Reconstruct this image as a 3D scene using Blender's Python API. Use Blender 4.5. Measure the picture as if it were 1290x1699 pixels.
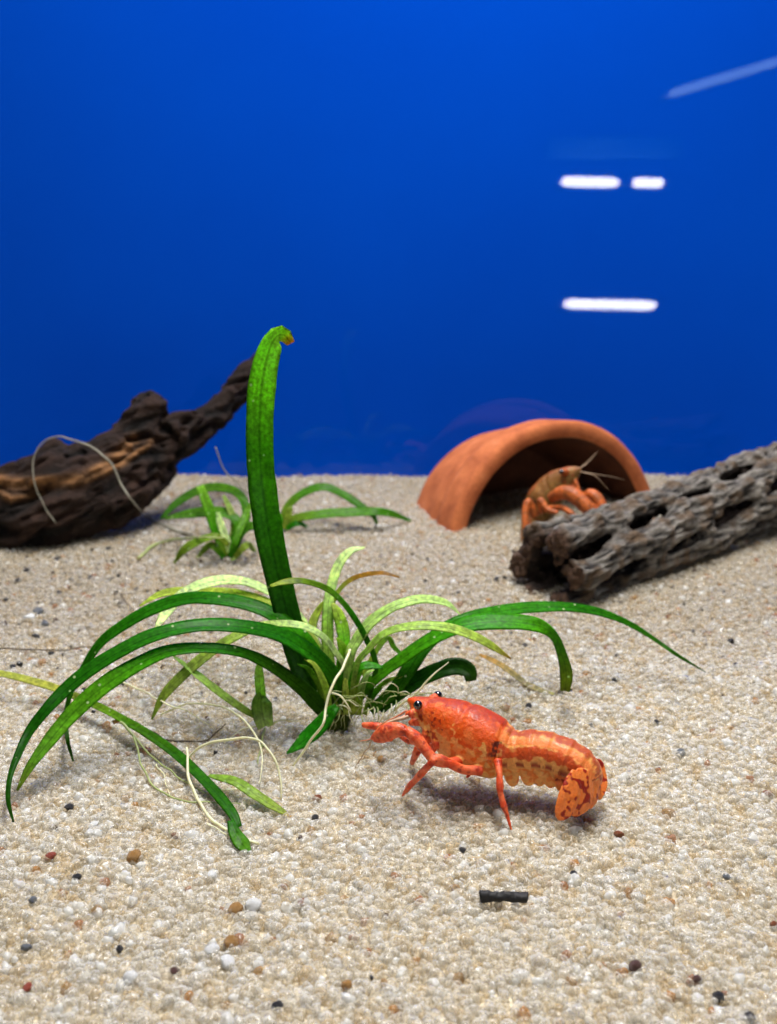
import bpy, bmesh, math, random
import numpy as np
from mathutils import Vector, Matrix, noise

for o in list(bpy.data.objects):
    bpy.data.objects.remove(o)
scn = bpy.context.scene
COL = scn.collection
random.seed(7)
RNG = np.random.default_rng(11)

# ------------------------------------------------------------------ camera
FPX, CX, CY = 1700.0, 645.0, 849.5          # focal length and centre in photo pixels
PITCH = math.radians(10.0)
CAM = Vector((0.0, 0.0, 0.0855))
FWD = Vector((0, math.cos(PITCH), -math.sin(PITCH)))
UPV = Vector((0, math.sin(PITCH), math.cos(PITCH)))
RGT = Vector((1, 0, 0))
cam_d = bpy.data.cameras.new('camera')
cam = bpy.data.objects.new('camera', cam_d)
COL.objects.link(cam)
cam.location = CAM
cam.rotation_euler = (math.pi / 2 - PITCH, 0, 0)
cam_d.sensor_fit = 'VERTICAL'
cam_d.sensor_height = 24.0
cam_d.lens = 24.0 * FPX / 1699.0
cam_d.clip_start = 0.002
cam_d.clip_end = 20.0
cam_d.dof.use_dof = True
cam_d.dof.focus_distance = 0.183
cam_d.dof.aperture_fstop = 18.0
scn.camera = cam

# ------------------------------------------------------------------ light of the room and of the tank
world = bpy.data.worlds.new('World')
scn.world = world
world.use_nodes = True
bg = world.node_tree.nodes['Background']
bg.inputs['Color'].default_value = (0.80, 0.88, 1.0, 1)
bg.inputs['Strength'].default_value = 0.06


def area_light(name, loc, size_x, size_y, power, color, aim):
    d = bpy.data.lights.new(name, 'AREA')
    d.shape = 'RECTANGLE'
    d.size, d.size_y, d.energy, d.color = size_x, size_y, power, color
    o = bpy.data.objects.new(name, d)
    COL.objects.link(o)
    o.location = loc
    o.rotation_euler = (Vector(aim) - Vector(loc)).to_track_quat('-Z', 'Y').to_euler()
    return o


area_light('tank_light', (0.02, 0.285, 0.52), 0.46, 0.09, 6.1, (1.0, 0.98, 0.94), (0.0, 0.28, 0.0))

scn.view_settings.view_transform = 'Standard'
scn.view_settings.look = 'None'
scn.view_settings.exposure = 0.0
scn.view_settings.gamma = 1.0
scn.view_settings.use_curve_mapping = False
scn.cycles.max_bounces = 5
scn.cycles.transmission_bounces = 6
scn.cycles.transparent_max_bounces = 9
scn.cycles.caustics_refractive = True
scn.cycles.use_denoising = True
scn.cycles.use_adaptive_sampling = True
scn.cycles.adaptive_threshold = 0.045


# ------------------------------------------------------------------ pixel to place
def P(px, py, z):
    px, py, z = float(px), float(py), float(z)
    return CAM + z * (FWD + RGT * ((px - CX) / FPX) + UPV * ((CY - py) / FPX))


def smooth01(t):
    t = min(1.0, max(0.0, t))
    return t * t * (3 - 2 * t)


def sand_z(x, y):
    z = 0.1122 * (y - 0.18)
    z += 0.0011 * math.sin(31 * x + 1.3) * math.sin(23 * y + 0.4) + 0.0007 * math.sin(67 * x - 40 * y)
    # low ridge of sand behind the crayfish
    z += 0.0016 * math.exp(-((y - 0.222 - 0.03 * x) / 0.010) ** 2) * smooth01((x - 0.005) / 0.03)
    # shallow hollow under the roots of the plant
    z -= 0.0016 * math.exp(-(((x + 0.025) / 0.03) ** 2 + ((y - 0.195) / 0.016) ** 2))
    return z


def ground_depth(px, py):
    d = FWD + RGT * ((px - CX) / FPX) + UPV * ((CY - py) / FPX)
    lo, hi = 0.05, 0.9
    for _ in range(40):
        m = 0.5 * (lo + hi)
        q = CAM + d * m
        if q.z > sand_z(q.x, q.y):
            lo = m
        else:
            hi = m
    return lo


def G(px, py):
    return P(px, py, ground_depth(px, py))


WALL_Y = G(645, 790).y


# ------------------------------------------------------------------ helpers
def lin(r, g, b):
    f = lambda c: (c / 255 / 12.92) if c / 255 <= 0.04045 else ((c / 255 + 0.055) / 1.055) ** 2.4
    return (f(r), f(g), f(b))


def lin4(r, g, b):
    return lin(r, g, b) + (1.0,)


def link_mesh(name, me, mat, parent=None):
    o = bpy.data.objects.new(name, me)
    COL.objects.link(o)
    if mat is not None:
        me.materials.clear()
        me.materials.append(mat)
    if parent is not None:
        o.parent = parent
        o.matrix_parent_inverse = Matrix.Translation(-parent.location)
    return o


def mesh_from(verts, faces, smooth=True):
    me = bpy.data.meshes.new('mesh')
    me.from_pydata([tuple(v) for v in verts], [], faces)
    me.update()
    if smooth:
        me.polygons.foreach_set('use_smooth', [True] * len(me.polygons))
    return me


def empty(name, loc):
    o = bpy.data.objects.new(name, None)
    COL.objects.link(o)
    o.location = loc
    o.empty_display_size = 0.005
    return o


def tag(o, label, cat, group=None):
    o['label'] = label
    o['category'] = cat
    if group:
        o['group'] = group
    return o


def catmull(pts, n):
    """pts: k x m array, n samples spaced by the length of the first three columns."""
    p = np.asarray(pts, float)
    k = len(p)
    ext = np.vstack([2 * p[0] - p[1], p, 2 * p[-1] - p[-2]])
    out = []
    m = 14
    for i in range(k - 1):
        p0, p1, p2, p3 = ext[i], ext[i + 1], ext[i + 2], ext[i + 3]
        for j in range(m):
            t = j / m
            out.append(0.5 * ((2 * p1) + (-p0 + p2) * t + (2 * p0 - 5 * p1 + 4 * p2 - p3) * t * t + (-p0 + 3 * p1 - 3 * p2 + p3) * t ** 3))
    out.append(p[-1])
    out = np.array(out)
    d = np.r_[0, np.cumsum(np.linalg.norm(np.diff(out[:, :3], axis=0), axis=1))]
    s = np.linspace(0, d[-1], n)
    return np.stack([np.interp(s, d, out[:, c]) for c in range(out.shape[1])], 1)


def fill_depth(pts):
    """pts: (px, py, z, ...) with z a depth in metres, 'g' (lying on the sand) or None (between its neighbours)."""
    px = [p[0] for p in pts]
    py = [p[1] for p in pts]
    s = np.r_[0, np.cumsum(np.hypot(np.diff(px), np.diff(py)))]
    zs = []
    for p in pts:
        z = p[2]
        if z == 'g':
            z = ground_depth(p[0], p[1]) - 0.0012
        zs.append(z)
    known = [i for i, z in enumerate(zs) if z is not None]
    return np.interp(s, s[known], [zs[i] for i in known])


def above_sand(p, margin=0.0006):
    h = sand_z(p.x, p.y) + margin
    if p.z < h:
        d = (p - CAM)
        for _ in range(60):
            d = d * 0.994
            q = CAM + d
            if q.z >= sand_z(q.x, q.y) + margin:
                break
        return CAM + d
    return p


def set_color(me, name, arr):
    a = me.color_attributes.new(name, 'FLOAT_COLOR', 'POINT')
    arr = np.asarray(arr, np.float32)
    if arr.shape[1] == 3:
        arr = np.c_[arr, np.ones(len(arr), np.float32)]
    a.data.foreach_set('color', arr.ravel())


# ------------------------------------------------------------------ materials
def new_mat(name):
    m = bpy.data.materials.new(name)
    m.use_nodes = True
    nt = m.node_tree
    return m, nt, nt.nodes, nt.links, nt.nodes['Principled BSDF'], nt.nodes['Material Output']


def noise_tex(nodes, links, scale, detail=4, rough=0.55, coord='Object', vec=None):
    t = nodes.new('ShaderNodeTexNoise')
    t.inputs['Scale'].default_value = scale
    t.inputs['Detail'].default_value = detail
    t.inputs['Roughness'].default_value = rough
    if vec is None:
        c = nodes.new('ShaderNodeTexCoord')
        vec = c.outputs[coord]
    links.new(vec, t.inputs['Vector'])
    return t


def ramp(nodes, links, src, stops):
    r = nodes.new('ShaderNodeValToRGB')
    e = r.color_ramp.elements
    while len(e) < len(stops):
        e.new(0.5)
    for el, (p, c) in zip(e, stops):
        el.position = p
        el.color = c if len(c) == 4 else tuple(c) + (1,)
    links.new(src, r.inputs['Fac'])
    return r


def mix_rgb(nodes, links, a, b, fac, mode='MIX'):
    m = nodes.new('ShaderNodeMix')
    m.data_type = 'RGBA'
    m.blend_type = mode
    for s, v in ((m.inputs[6], a), (m.inputs[7], b), (m.inputs[0], fac)):
        if hasattr(v, 'links'):
            links.new(v, s)
        else:
            s.default_value = v
    return m.outputs[2]


def add_bump(nodes, links, bsdf, height, strength, dist):
    b = nodes.new('ShaderNodeBump')
    b.inputs['Strength'].default_value = strength
    b.inputs['Distance'].default_value = dist
    links.new(height, b.inputs['Height'])
    links.new(b.outputs['Normal'], bsdf.inputs['Normal'])
    return b


# rear glass painted blue
M_BLUE, nt, N, L, B, OUT = new_mat('blue_painted_glass')
nz = noise_tex(N, L, 9.0, 3)
rc = ramp(N, L, nz.outputs['Fac'], [(0.3, lin4(0, 65, 181)), (0.7, lin4(0, 69, 187))])
L.new(rc.outputs['Color'], B.inputs['Base Color'])
B.inputs['Roughness'].default_value = 0.6
B.inputs['Specular IOR Level'].default_value = 0.0
B.inputs['Coat Weight'].default_value = 1.0
B.inputs['Coat Roughness'].default_value = 0.015
B.inputs['Coat IOR'].default_value = 1.28

# sand under the grains
M_BED, nt, N, L, B, OUT = new_mat('sand_bed')
nz = noise_tex(N, L, 900.0, 3)
rc = ramp(N, L, nz.outputs['Fac'], [(0.3, lin4(182, 166, 136)), (0.7, lin4(230, 217, 192))])
L.new(rc.outputs['Color'], B.inputs['Base Color'])
B.inputs['Roughness'].default_value = 0.9
add_bump(N, L, B, nz.outputs['Fac'], 0.6, 0.0006)

# quartz grains: milky and half clear
M_GRAIN, nt, N, L, B, OUT = new_mat('quartz_grain')
at = N.new('ShaderNodeAttribute')
at.attribute_type = 'INSTANCER'
at.attribute_name = 'gcol'
N.remove(B)
dif = N.new('ShaderNodeBsdfDiffuse')
tra = N.new('ShaderNodeBsdfTranslucent')
L.new(at.outputs['Color'], dif.inputs['Color'])
L.new(at.outputs['Color'], tra.inputs['Color'])
m1 = N.new('ShaderNodeMixShader')
m1.inputs[0].default_value = 0.5
L.new(dif.outputs[0], m1.inputs[1]); L.new(tra.outputs[0], m1.inputs[2])
# clear in the middle, milky towards the rim of each grain
lw = N.new('ShaderNodeLayerWeight'); lw.inputs['Blend'].default_value = 0.5
mr = N.new('ShaderNodeMapRange')
mr.inputs['From Min'].default_value = 0.35; mr.inputs['From Max'].default_value = 0.92
mr.inputs['To Min'].default_value = 0.76; mr.inputs['To Max'].default_value = 0.0
L.new(lw.outputs['Facing'], mr.inputs['Value'])
clear = N.new('ShaderNodeMath')
clear.operation = 'MULTIPLY'
L.new(at.outputs['Alpha'], clear.inputs[0])
L.new(mr.outputs[0], clear.inputs[1])
tp = N.new('ShaderNodeBsdfTransparent')
tp.inputs['Color'].default_value = (0.995, 0.99, 0.98, 1)
m2 = N.new('ShaderNodeMixShader')
L.new(clear.outputs[0], m2.inputs[0])
L.new(m1.outputs[0], m2.inputs[1]); L.new(tp.outputs[0], m2.inputs[2])
gl = N.new('ShaderNodeBsdfGlossy')
gl.inputs['Roughness'].default_value = 0.2
fr = N.new('ShaderNodeFresnel'); fr.inputs['IOR'].default_value = 1.4
m3 = N.new('ShaderNodeMixShader')
geo = N.new('ShaderNodeNewGeometry')
inv = N.new('ShaderNodeMath'); inv.operation = 'SUBTRACT'; inv.inputs[0].default_value = 1.0
L.new(geo.outputs['Backfacing'], inv.inputs[1])
frf = N.new('ShaderNodeMath'); frf.operation = 'MULTIPLY'
L.new(fr.outputs[0], frf.inputs[0]); L.new(inv.outputs[0], frf.inputs[1])
L.new(frf.outputs[0], m3.inputs[0])
L.new(m2.outputs[0], m3.inputs[1]); L.new(gl.outputs[0], m3.inputs[2])
L.new(m3.outputs[0], OUT.inputs['Surface'])


def leaf_material():
    m, nt, N, L, B, OUT = new_mat('leaf')
    a = N.new('ShaderNodeAttribute')
    a.attribute_name = 'tint'
    v = N.new('ShaderNodeAttribute')
    v.attribute_name = 'across'
    sx = N.new('ShaderNodeSeparateColor')
    L.new(v.outputs['Color'], sx.inputs[0])
    # length-wise veins
    w = N.new('ShaderNodeMath'); w.operation = 'SINE'
    mu = N.new('ShaderNodeMath'); mu.operation = 'MULTIPLY'
    L.new(sx.outputs[0], mu.inputs[0]); mu.inputs[1].default_value = 34.0
    L.new(mu.outputs[0], w.inputs[0])
    nz = noise_tex(N, L, 1100.0, 4, 0.65)
    n2 = noise_tex(N, L, 260.0, 3, 0.6)
    add = N.new('ShaderNodeMath'); add.operation = 'MULTIPLY_ADD'
    L.new(w.outputs[0], add.inputs[0]); add.inputs[1].default_value = 0.03
    L.new(nz.outputs['Fac'], add.inputs[2])
    vr = ramp(N, L, add.outputs[0], [(0.32, (0.60, 0.62, 0.60)), (0.70, (1.45, 1.38, 1.30))])
    c1 = mix_rgb(N, L, a.outputs['Color'], vr.outputs['Color'], 1.0, 'MULTIPLY')
    r2 = ramp(N, L, n2.outputs['Fac'], [(0.32, (0.78, 0.84, 0.74)), (0.68, (1.18, 1.12, 1.12))])
    c2 = mix_rgb(N, L, c1, r2.outputs['Color'], 1.0, 'MULTIPLY')
    # midrib
    ab = N.new('ShaderNodeMath'); ab.operation = 'SUBTRACT'
    L.new(sx.outputs[0], ab.inputs[0]); ab.inputs[1].default_value = 0.5
    ab2 = N.new('ShaderNodeMath'); ab2.operation = 'ABSOLUTE'; L.new(ab.outputs[0], ab2.inputs[0])
    mr = ramp(N, L, ab2.outputs[0], [(0.0, (0.55, 0.62, 0.55)), (0.07, (1, 1, 1))])
    c3 = mix_rgb(N, L, c2, mr.outputs['Color'], 0.8, 'MULTIPLY')
    # pale crumbs that settled on the leaf
    vo = N.new('ShaderNodeTexVoronoi')
    vo.inputs['Scale'].default_value = 400.0
    tc = N.new('ShaderNodeTexCoord'); L.new(tc.outputs['Object'], vo.inputs['Vector'])
    vs = ramp(N, L, vo.outputs['Distance'], [(0.07, (1, 1, 1)), (0.14, (0, 0, 0))])
    sel = N.new('ShaderNodeSeparateColor'); L.new(vo.outputs['Color'], sel.inputs[0])
    gt = N.new('ShaderNodeMath'); gt.operation = 'GREATER_THAN'; gt.inputs[1].default_value = 0.42
    L.new(sel.outputs[0], gt.inputs[0])
    m2 = N.new('ShaderNodeMath'); m2.operation = 'MULTIPLY'
    L.new(vs.outputs['Color'], m2.inputs[0]); L.new(gt.outputs[0], m2.inputs[1])
    c4 = mix_rgb(N, L, c3, lin4(205, 222, 170), m2.outputs[0])
    L.new(c4, B.inputs['Base Color'])
    B.inputs['Roughness'].default_value = 0.34
    B.inputs['Specular IOR Level'].default_value = 0.12
    add_bump(N, L, B, add.outputs[0], 0.35, 0.00012)
    tr = N.new('ShaderNodeBsdfTranslucent')
    c5 = mix_rgb(N, L, c4, (1.0, 1.25, 0.45, 1), 1.0, 'MULTIPLY')
    L.new(c5, tr.inputs['Color'])
    mx = N.new('ShaderNodeMixShader'); mx.inputs[0].default_value = 0.55
    L.new(B.outputs[0], mx.inputs[1]); L.new(tr.outputs[0], mx.inputs[2])
    L.new(mx.outputs[0], OUT.inputs['Surface'])
    return m


M_LEAF = leaf_material()


def simple_mat(name, rgb, rough=0.5, var=0.25, scale=500.0, bump=0.0, sss=0.0, spec=0.5, coat=0.0):
    m, nt, N, L, B, OUT = new_mat(name)
    c = np.array(lin(*rgb))
    nz = noise_tex(N, L, scale, 4)
    rc = ramp(N, L, nz.outputs['Fac'], [(0.3, tuple(c * (1 - var * (0.35 if min(rgb) > 240 else 1)))), (0.7, tuple(np.minimum(c * (1 + var), 1)))])
    L.new(rc.outputs['Color'], B.inputs['Base Color'])
    B.inputs['Roughness'].default_value = rough
    B.inputs['Specular IOR Level'].default_value = spec
    B.inputs['Coat Weight'].default_value = coat
    if sss:
        B.inputs['Subsurface Weight'].default_value = sss
        B.inputs['Subsurface Radius'].default_value = (0.0012, 0.0009, 0.0005)
        B.inputs['Subsurface Scale'].default_value = 1.0
    if bump:
        add_bump(N, L, B, nz.outputs['Fac'], 0.7, bump)
    return m


M_ROOT = simple_mat('root', (226, 222, 180), 0.45, 0.2, 700, 0.0, 0.3)
M_ROOT_GREEN = simple_mat('green_root', (160, 172, 105), 0.45, 0.25, 700)
M_ROOT_GREY = simple_mat('grey_root', (142, 138, 122), 0.6, 0.25, 600)
M_THREAD = simple_mat('dark_thread', (74, 62, 46), 0.7, 0.3, 600)
M_EYE = simple_mat('eye', (10, 9, 10), 0.06, 0.1, 400, 0, 0, 0.8, 1.0)
M_FEELER = simple_mat('feeler', (214, 128, 96), 0.4, 0.2, 800, 0, 0.2)
M_FEELER_PALE = simple_mat('pale_feeler', (180, 150, 120), 0.5, 0.2, 800)
M_CHAR = simple_mat('charcoal', (22, 20, 21), 0.65, 0.5, 900, 0.0004)


def shell_material(name, sss):
    m, nt, N, L, B, OUT = new_mat(name)
    a = N.new('ShaderNodeAttribute'); a.attribute_name = 'tint'
    nz = noise_tex(N, L, 1500.0, 4, 0.6)
    r = ramp(N, L, nz.outputs['Fac'], [(0.3, (0.84, 0.80, 0.78)), (0.7, (1.12, 1.14, 1.16))])
    c = mix_rgb(N, L, a.outputs['Color'], r.outputs['Color'], 1.0, 'MULTIPLY')
    L.new(c, B.inputs['Base Color'])
    B.inputs['Roughness'].default_value = 0.42
    B.inputs['Subsurface Weight'].default_value = sss
    B.inputs['Subsurface Radius'].default_value = (0.0016, 0.0007, 0.0003)
    B.inputs['Subsurface Scale'].default_value = 0.8
    B.inputs['Specular IOR Level'].default_value = 0.3
    B.inputs['Coat Weight'].default_value = 0.12
    B.inputs['Coat Roughness'].default_value = 0.16
    n3 = noise_tex(N, L, 2000.0, 4, 0.65)
    add_bump(N, L, B, n3.outputs['Fac'], 0.6, 0.0004)
    return m


M_SHELL = shell_material('orange_shell', 0.45)
M_SHELL2 = shell_material('brown_shell', 0.2)


def wood_material(name, rough, bscale, bdist):
    m, nt, N, L, B, OUT = new_mat(name)
    a = N.new('ShaderNodeAttribute'); a.attribute_name = 'tint'
    nz = noise_tex(N, L, bscale, 6, 0.7)
    r = ramp(N, L, nz.outputs['Fac'], [(0.28, (0.45, 0.43, 0.42)), (0.72, (1.5, 1.5, 1.5))])
    c = mix_rgb(N, L, a.outputs['Color'], r.outputs['Color'], 1.0, 'MULTIPLY')
    L.new(c, B.inputs['Base Color'])
    B.inputs['Roughness'].default_value = rough
    B.inputs['Specular IOR Level'].default_value = 0.3
    add_bump(N, L, B, nz.outputs['Fac'], 0.9, bdist)
    return m


M_DRIFT = wood_material('driftwood', 0.75, 420.0, 0.003)
M_CHOLLA = wood_material('cholla', 0.8, 620.0, 0.0010)

# terracotta
M_POT, nt, N, L, B, OUT = new_mat('terracotta')
nz = noise_tex(N, L, 120.0, 5, 0.6)
n2 = noise_tex(N, L, 1400.0, 3, 0.6)
rc = ramp(N, L, nz.outputs['Fac'], [(0.25, lin4(156, 80, 46)), (0.6, lin4(203, 116, 70)), (0.8, lin4(212, 134, 92))])
r2 = ramp(N, L, n2.outputs['Fac'], [(0.3, (0.82, 0.80, 0.78)), (0.7, (1.1, 1.1, 1.1))])
cc = mix_rgb(N, L, rc.outputs['Color'], r2.outputs['Color'], 1.0, 'MULTIPLY')
L.new(cc, B.inputs['Base Color'])
B.inputs['Roughness'].default_value = 0.85
B.inputs['Specular IOR Level'].default_value = 0.25
add_bump(N, L, B, n2.outputs['Fac'], 0.35, 0.0005)


M_POT_IN = M_POT.copy()      # inside of the pot: shade painted in as darker clay
M_POT_IN.name = 'shaded_terracotta'
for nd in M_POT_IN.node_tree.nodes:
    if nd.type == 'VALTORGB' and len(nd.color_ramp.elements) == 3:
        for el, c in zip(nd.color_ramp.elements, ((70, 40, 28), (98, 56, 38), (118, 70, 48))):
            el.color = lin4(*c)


def stone_mat(name, rgb, rough=0.35, trans=0.0):
    m = simple_mat(name, rgb, rough, 0.3, 900, 0.0002)
    m.node_tree.nodes['Principled BSDF'].inputs['Transmission Weight'].default_value = trans
    return m


M_ST_BLACK = stone_mat('black_stone', (34, 34, 38), 0.4)
M_ST_GREY = stone_mat('grey_stone', (98, 102, 108), 0.45)
M_ST_BROWN = stone_mat('brown_stone', (78, 50, 44), 0.45)
M_ST_RED = stone_mat('red_stone', (140, 62, 42), 0.4)
M_ST_AMBER = stone_mat('amber_stone', (208, 158, 92), 0.25, 0.5)
M_ST_WHITE = stone_mat('white_stone', (250, 250, 250), 0.2, 0.15)
M_ST_RUST = stone_mat('rust_stone', (118, 62, 26), 0.4)

# tubes that shine into the room
M_TUBE, nt, N, L, B, OUT = new_mat('lit_tube')
B.inputs['Base Color'].default_value = (0.9, 0.9, 0.9, 1)
B.inputs['Emission Color'].default_value = (0.95, 0.98, 1.0, 1)
B.inputs['Emission Strength'].default_value = 75.0
M_TUBE_DIM = M_TUBE.copy()
M_TUBE_DIM.name = 'lit_tube_dim'
M_TUBE_DIM.node_tree.nodes['Principled BSDF'].inputs['Emission Strength'].default_value = 10.0
M_TUBE_DIM.node_tree.nodes['Principled BSDF'].inputs['Emission Color'].default_value = (0.45, 0.78, 1.0, 1)
M_CAP = simple_mat('lamp_cap', (190, 192, 196), 0.4, 0.1, 60)

# ------------------------------------------------------------------ setting: rear glass and sand bed
bm = bmesh.new()
bmesh.ops.create_cube(bm, size=1.0)
for v in bm.verts:
    v.co = Vector((v.co.x * 1.1, WALL_Y + 0.003 + v.co.y * 0.006, 0.16 + v.co.z * 0.62))
bmesh.ops.bevel(bm, geom=list(bm.edges), offset=0.0008, segments=2, affect='EDGES')
me = bpy.data.meshes.new('rear_glass')
bm.to_mesh(me); bm.free()
o = link_mesh('rear_wall', me, M_BLUE)
o['kind'] = 'structure'

nx, ny = 150, 110
xs = np.linspace(-0.36, 0.36, nx)
ys = np.linspace(0.03, WALL_Y - 0.0003, ny)
V = [(x, y, sand_z(x, y) - 0.0007) for y in ys for x in xs]
F = [(j * nx + i, j * nx + i + 1, (j + 1) * nx + i + 1, (j + 1) * nx + i) for j in range(ny - 1) for i in range(nx - 1)]
sand = link_mesh('ground', mesh_from(V, F), M_BED)
sand['kind'] = 'structure'

# loose grains: one object, instanced on points by geometry nodes
pts, gs, gr, gc, gp = [], [], [], [], []
SP = 0.00104
PAL = np.array([lin(250, 246, 236), lin(247, 238, 218), lin(253, 252, 248), lin(238, 218, 180), lin(249, 242, 228)])
y = 0.118
row = 0
while y < WALL_Y - 0.0006:
    half = 0.40 * y + 0.045
    n = int(2 * half / SP)
    xr = -half + (np.arange(n) + 0.5 * (row % 2)) * SP + RNG.normal(0, SP * 0.28, n)
    yr = np.minimum(y + RNG.normal(0, SP * 0.28, n), WALL_Y - 0.0006)
    sz = np.clip(RNG.lognormal(math.log(0.00072), 0.24, n), 0.00038, 0.0013)
    rot = RNG.uniform(0, 6.28, (n, 3))
    dz = RNG.normal(0, 0.00022, n)
    pick = RNG.integers(0, 6, n)
    ci = RNG.choice(5, n, p=[0.32, 0.24, 0.16, 0.10, 0.18])
    sh = RNG.uniform(0.90, 1.0, n)
    u1 = RNG.random(n)
    for i in range(n):
        x, yy = float(xr[i]), float(yr[i])
        c = PAL[ci[i]] * sh[i]
        alpha = 1.0
        s = sz[i]
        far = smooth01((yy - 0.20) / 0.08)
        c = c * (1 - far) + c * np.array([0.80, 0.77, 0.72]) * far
        nn = noise.noise(Vector((x * 26 + 3, yy * 26, 0.3)))
        dark = 0.0016 + 0.016 * smooth01((yy - 0.20) / 0.06) + 0.05 * smooth01((yy - 0.20) / 0.05) * smooth01((-x - 0.02) / 0.04) * max(0, nn + 0.35)
        if u1[i] < dark:
            c = np.array(random.choice([lin(38, 37, 40), lin(70, 70, 74), lin(84, 62, 50), lin(46, 42, 42)]))
            alpha = 0.0
            s *= random.uniform(0.5, 0.85)
        elif u1[i] < dark + 0.010:
            c = np.array(random.choice([lin(206, 150, 78), lin(190, 134, 92), lin(196, 160, 110)]))
            alpha = 0.7
        elif u1[i] < dark + 0.010 + 0.04 * (1 - 0.7 * far):
            c = np.array(lin(250, 250, 248))
            alpha = 0.35
        pts.append((x, yy, sand_z(x, yy) - 0.00025 + dz[i]))
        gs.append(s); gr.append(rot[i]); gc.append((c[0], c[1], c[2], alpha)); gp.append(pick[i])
    y += SP * 0.9
    row += 1
me = bpy.data.meshes.new('sand_grains')
me.from_pydata(pts, [], [])
for nm, tp, data, key in (('gscale', 'FLOAT', gs, 'value'), ('grot', 'FLOAT_VECTOR', gr, 'vector'), ('gcol', 'FLOAT_COLOR', gc, 'color'), ('gpick', 'INT', gp, 'value')):
    a = me.attributes.new(nm, tp, 'POINT')
    a.data.foreach_set(key, np.asarray(data, np.int32 if tp == 'INT' else np.float32).ravel())
grains = link_mesh('sand_grains', me, M_GRAIN)
grains['kind'] = 'stuff'
grains['label'] = 'loose pale quartz grains covering the tank floor'
ng = bpy.data.node_groups.new('grain_scatter', 'GeometryNodeTree')
ng.interface.new_socket('Geometry', in_out='INPUT', socket_type='NodeSocketGeometry')
ng.interface.new_socket('Geometry', in_out='OUTPUT', socket_type='NodeSocketGeometry')
gi = ng.nodes.new('NodeGroupInput'); go = ng.nodes.new('NodeGroupOutput')
join = ng.nodes.new('GeometryNodeJoinGeometry')
for k in range(6):
    ico = ng.nodes.new('GeometryNodeMeshIcoSphere')
    ico.inputs['Radius'].default_value = 1.0
    ico.inputs['Subdivisions'].default_value = 2
    sp = ng.nodes.new('GeometryNodeSetPosition')
    nz = ng.nodes.new('ShaderNodeTexNoise')
    nz.inputs['Scale'].default_value = 0.75
    nz.inputs['Detail'].default_value = 1.5
    posn = ng.nodes.new('GeometryNodeInputPosition')
    vadd = ng.nodes.new('ShaderNodeVectorMath'); vadd.operation = 'ADD'
    vadd.inputs[1].default_value = (k * 7.3, k * 3.1, 1.7)
    ng.links.new(posn.outputs[0], vadd.inputs[0])
    ng.links.new(vadd.outputs[0], nz.inputs['Vector'])
    vs = ng.nodes.new('ShaderNodeVectorMath'); vs.operation = 'SUBTRACT'
    vs.inputs[1].default_value = (0.5, 0.5, 0.5)
    ng.links.new(nz.outputs['Color'], vs.inputs[0])
    sc_ = ng.nodes.new('ShaderNodeVectorMath'); sc_.operation = 'SCALE'
    sc_.inputs['Scale'].default_value = 2.1
    ng.links.new(vs.outputs[0], sc_.inputs[0])
    ng.links.new(ico.outputs['Mesh'], sp.inputs['Geometry'])
    ng.links.new(sc_.outputs[0], sp.inputs['Offset'])
    sm = ng.nodes.new('GeometryNodeSetShadeSmooth')
    ng.links.new(sp.outputs[0], sm.inputs[0])
    st = ng.nodes.new('GeometryNodeSetMaterial'); st.inputs['Material'].default_value = M_GRAIN
    ng.links.new(sm.outputs[0], st.inputs['Geometry'])
    ti = ng.nodes.new('GeometryNodeGeometryToInstance')
    ng.links.new(st.outputs[0], ti.inputs[0])
    ng.links.new(ti.outputs[0], join.inputs[0])


def named(nm, tp):
    n = ng.nodes.new('GeometryNodeInputNamedAttribute')
    n.data_type = tp
    n.inputs['Name'].default_value = nm
    return n.outputs['Attribute']


iop = ng.nodes.new('GeometryNodeInstanceOnPoints')
iop.inputs['Pick Instance'].default_value = True
e2r = ng.nodes.new('FunctionNodeEulerToRotation')
ng.links.new(named('grot', 'FLOAT_VECTOR'), e2r.inputs[0])
ng.links.new(gi.outputs[0], iop.inputs['Points'])
ng.links.new(join.outputs[0], iop.inputs['Instance'])
ng.links.new(named('gpick', 'INT'), iop.inputs['Instance Index'])
ng.links.new(e2r.outputs[0], iop.inputs['Rotation'])
ng.links.new(named('gscale', 'FLOAT'), iop.inputs['Scale'])
ng.links.new(iop.outputs[0], go.inputs[0])
mod = grains.modifiers.new('scatter', 'NODES')
mod.node_group = ng


# ------------------------------------------------------------------ shape builders
def tube_mesh(path, radii, seg=8, cap=True):
    """path: list of Vector; radii: metres."""
    verts, faces = [], []
    n = len(path)
    prev = None
    for i, p in enumerate(path):
        t = (path[min(i + 1, n - 1)] - path[max(i - 1, 0)])
        t = t.normalized() if t.length > 1e-9 else Vector((0, 0, 1))
        if prev is None:
            a = t.orthogonal().normalized()
        else:
            a = (prev - t * prev.dot(t))
            a = a.normalized() if a.length > 1e-6 else t.orthogonal().normalized()
        prev = a
        b = t.cross(a)
        for k in range(seg):
            th = 2 * math.pi * k / seg
            verts.append(p + (a * math.cos(th) + b * math.sin(th)) * radii[i])
    for i in range(n - 1):
        for k in range(seg):
            k2 = (k + 1) % seg
            faces.append((i * seg + k, i * seg + k2, (i + 1) * seg + k2, (i + 1) * seg + k))
    if cap:
        faces.append(tuple(reversed(range(seg))))
        faces.append(tuple(range((n - 1) * seg, n * seg)))
    return verts, faces


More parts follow.
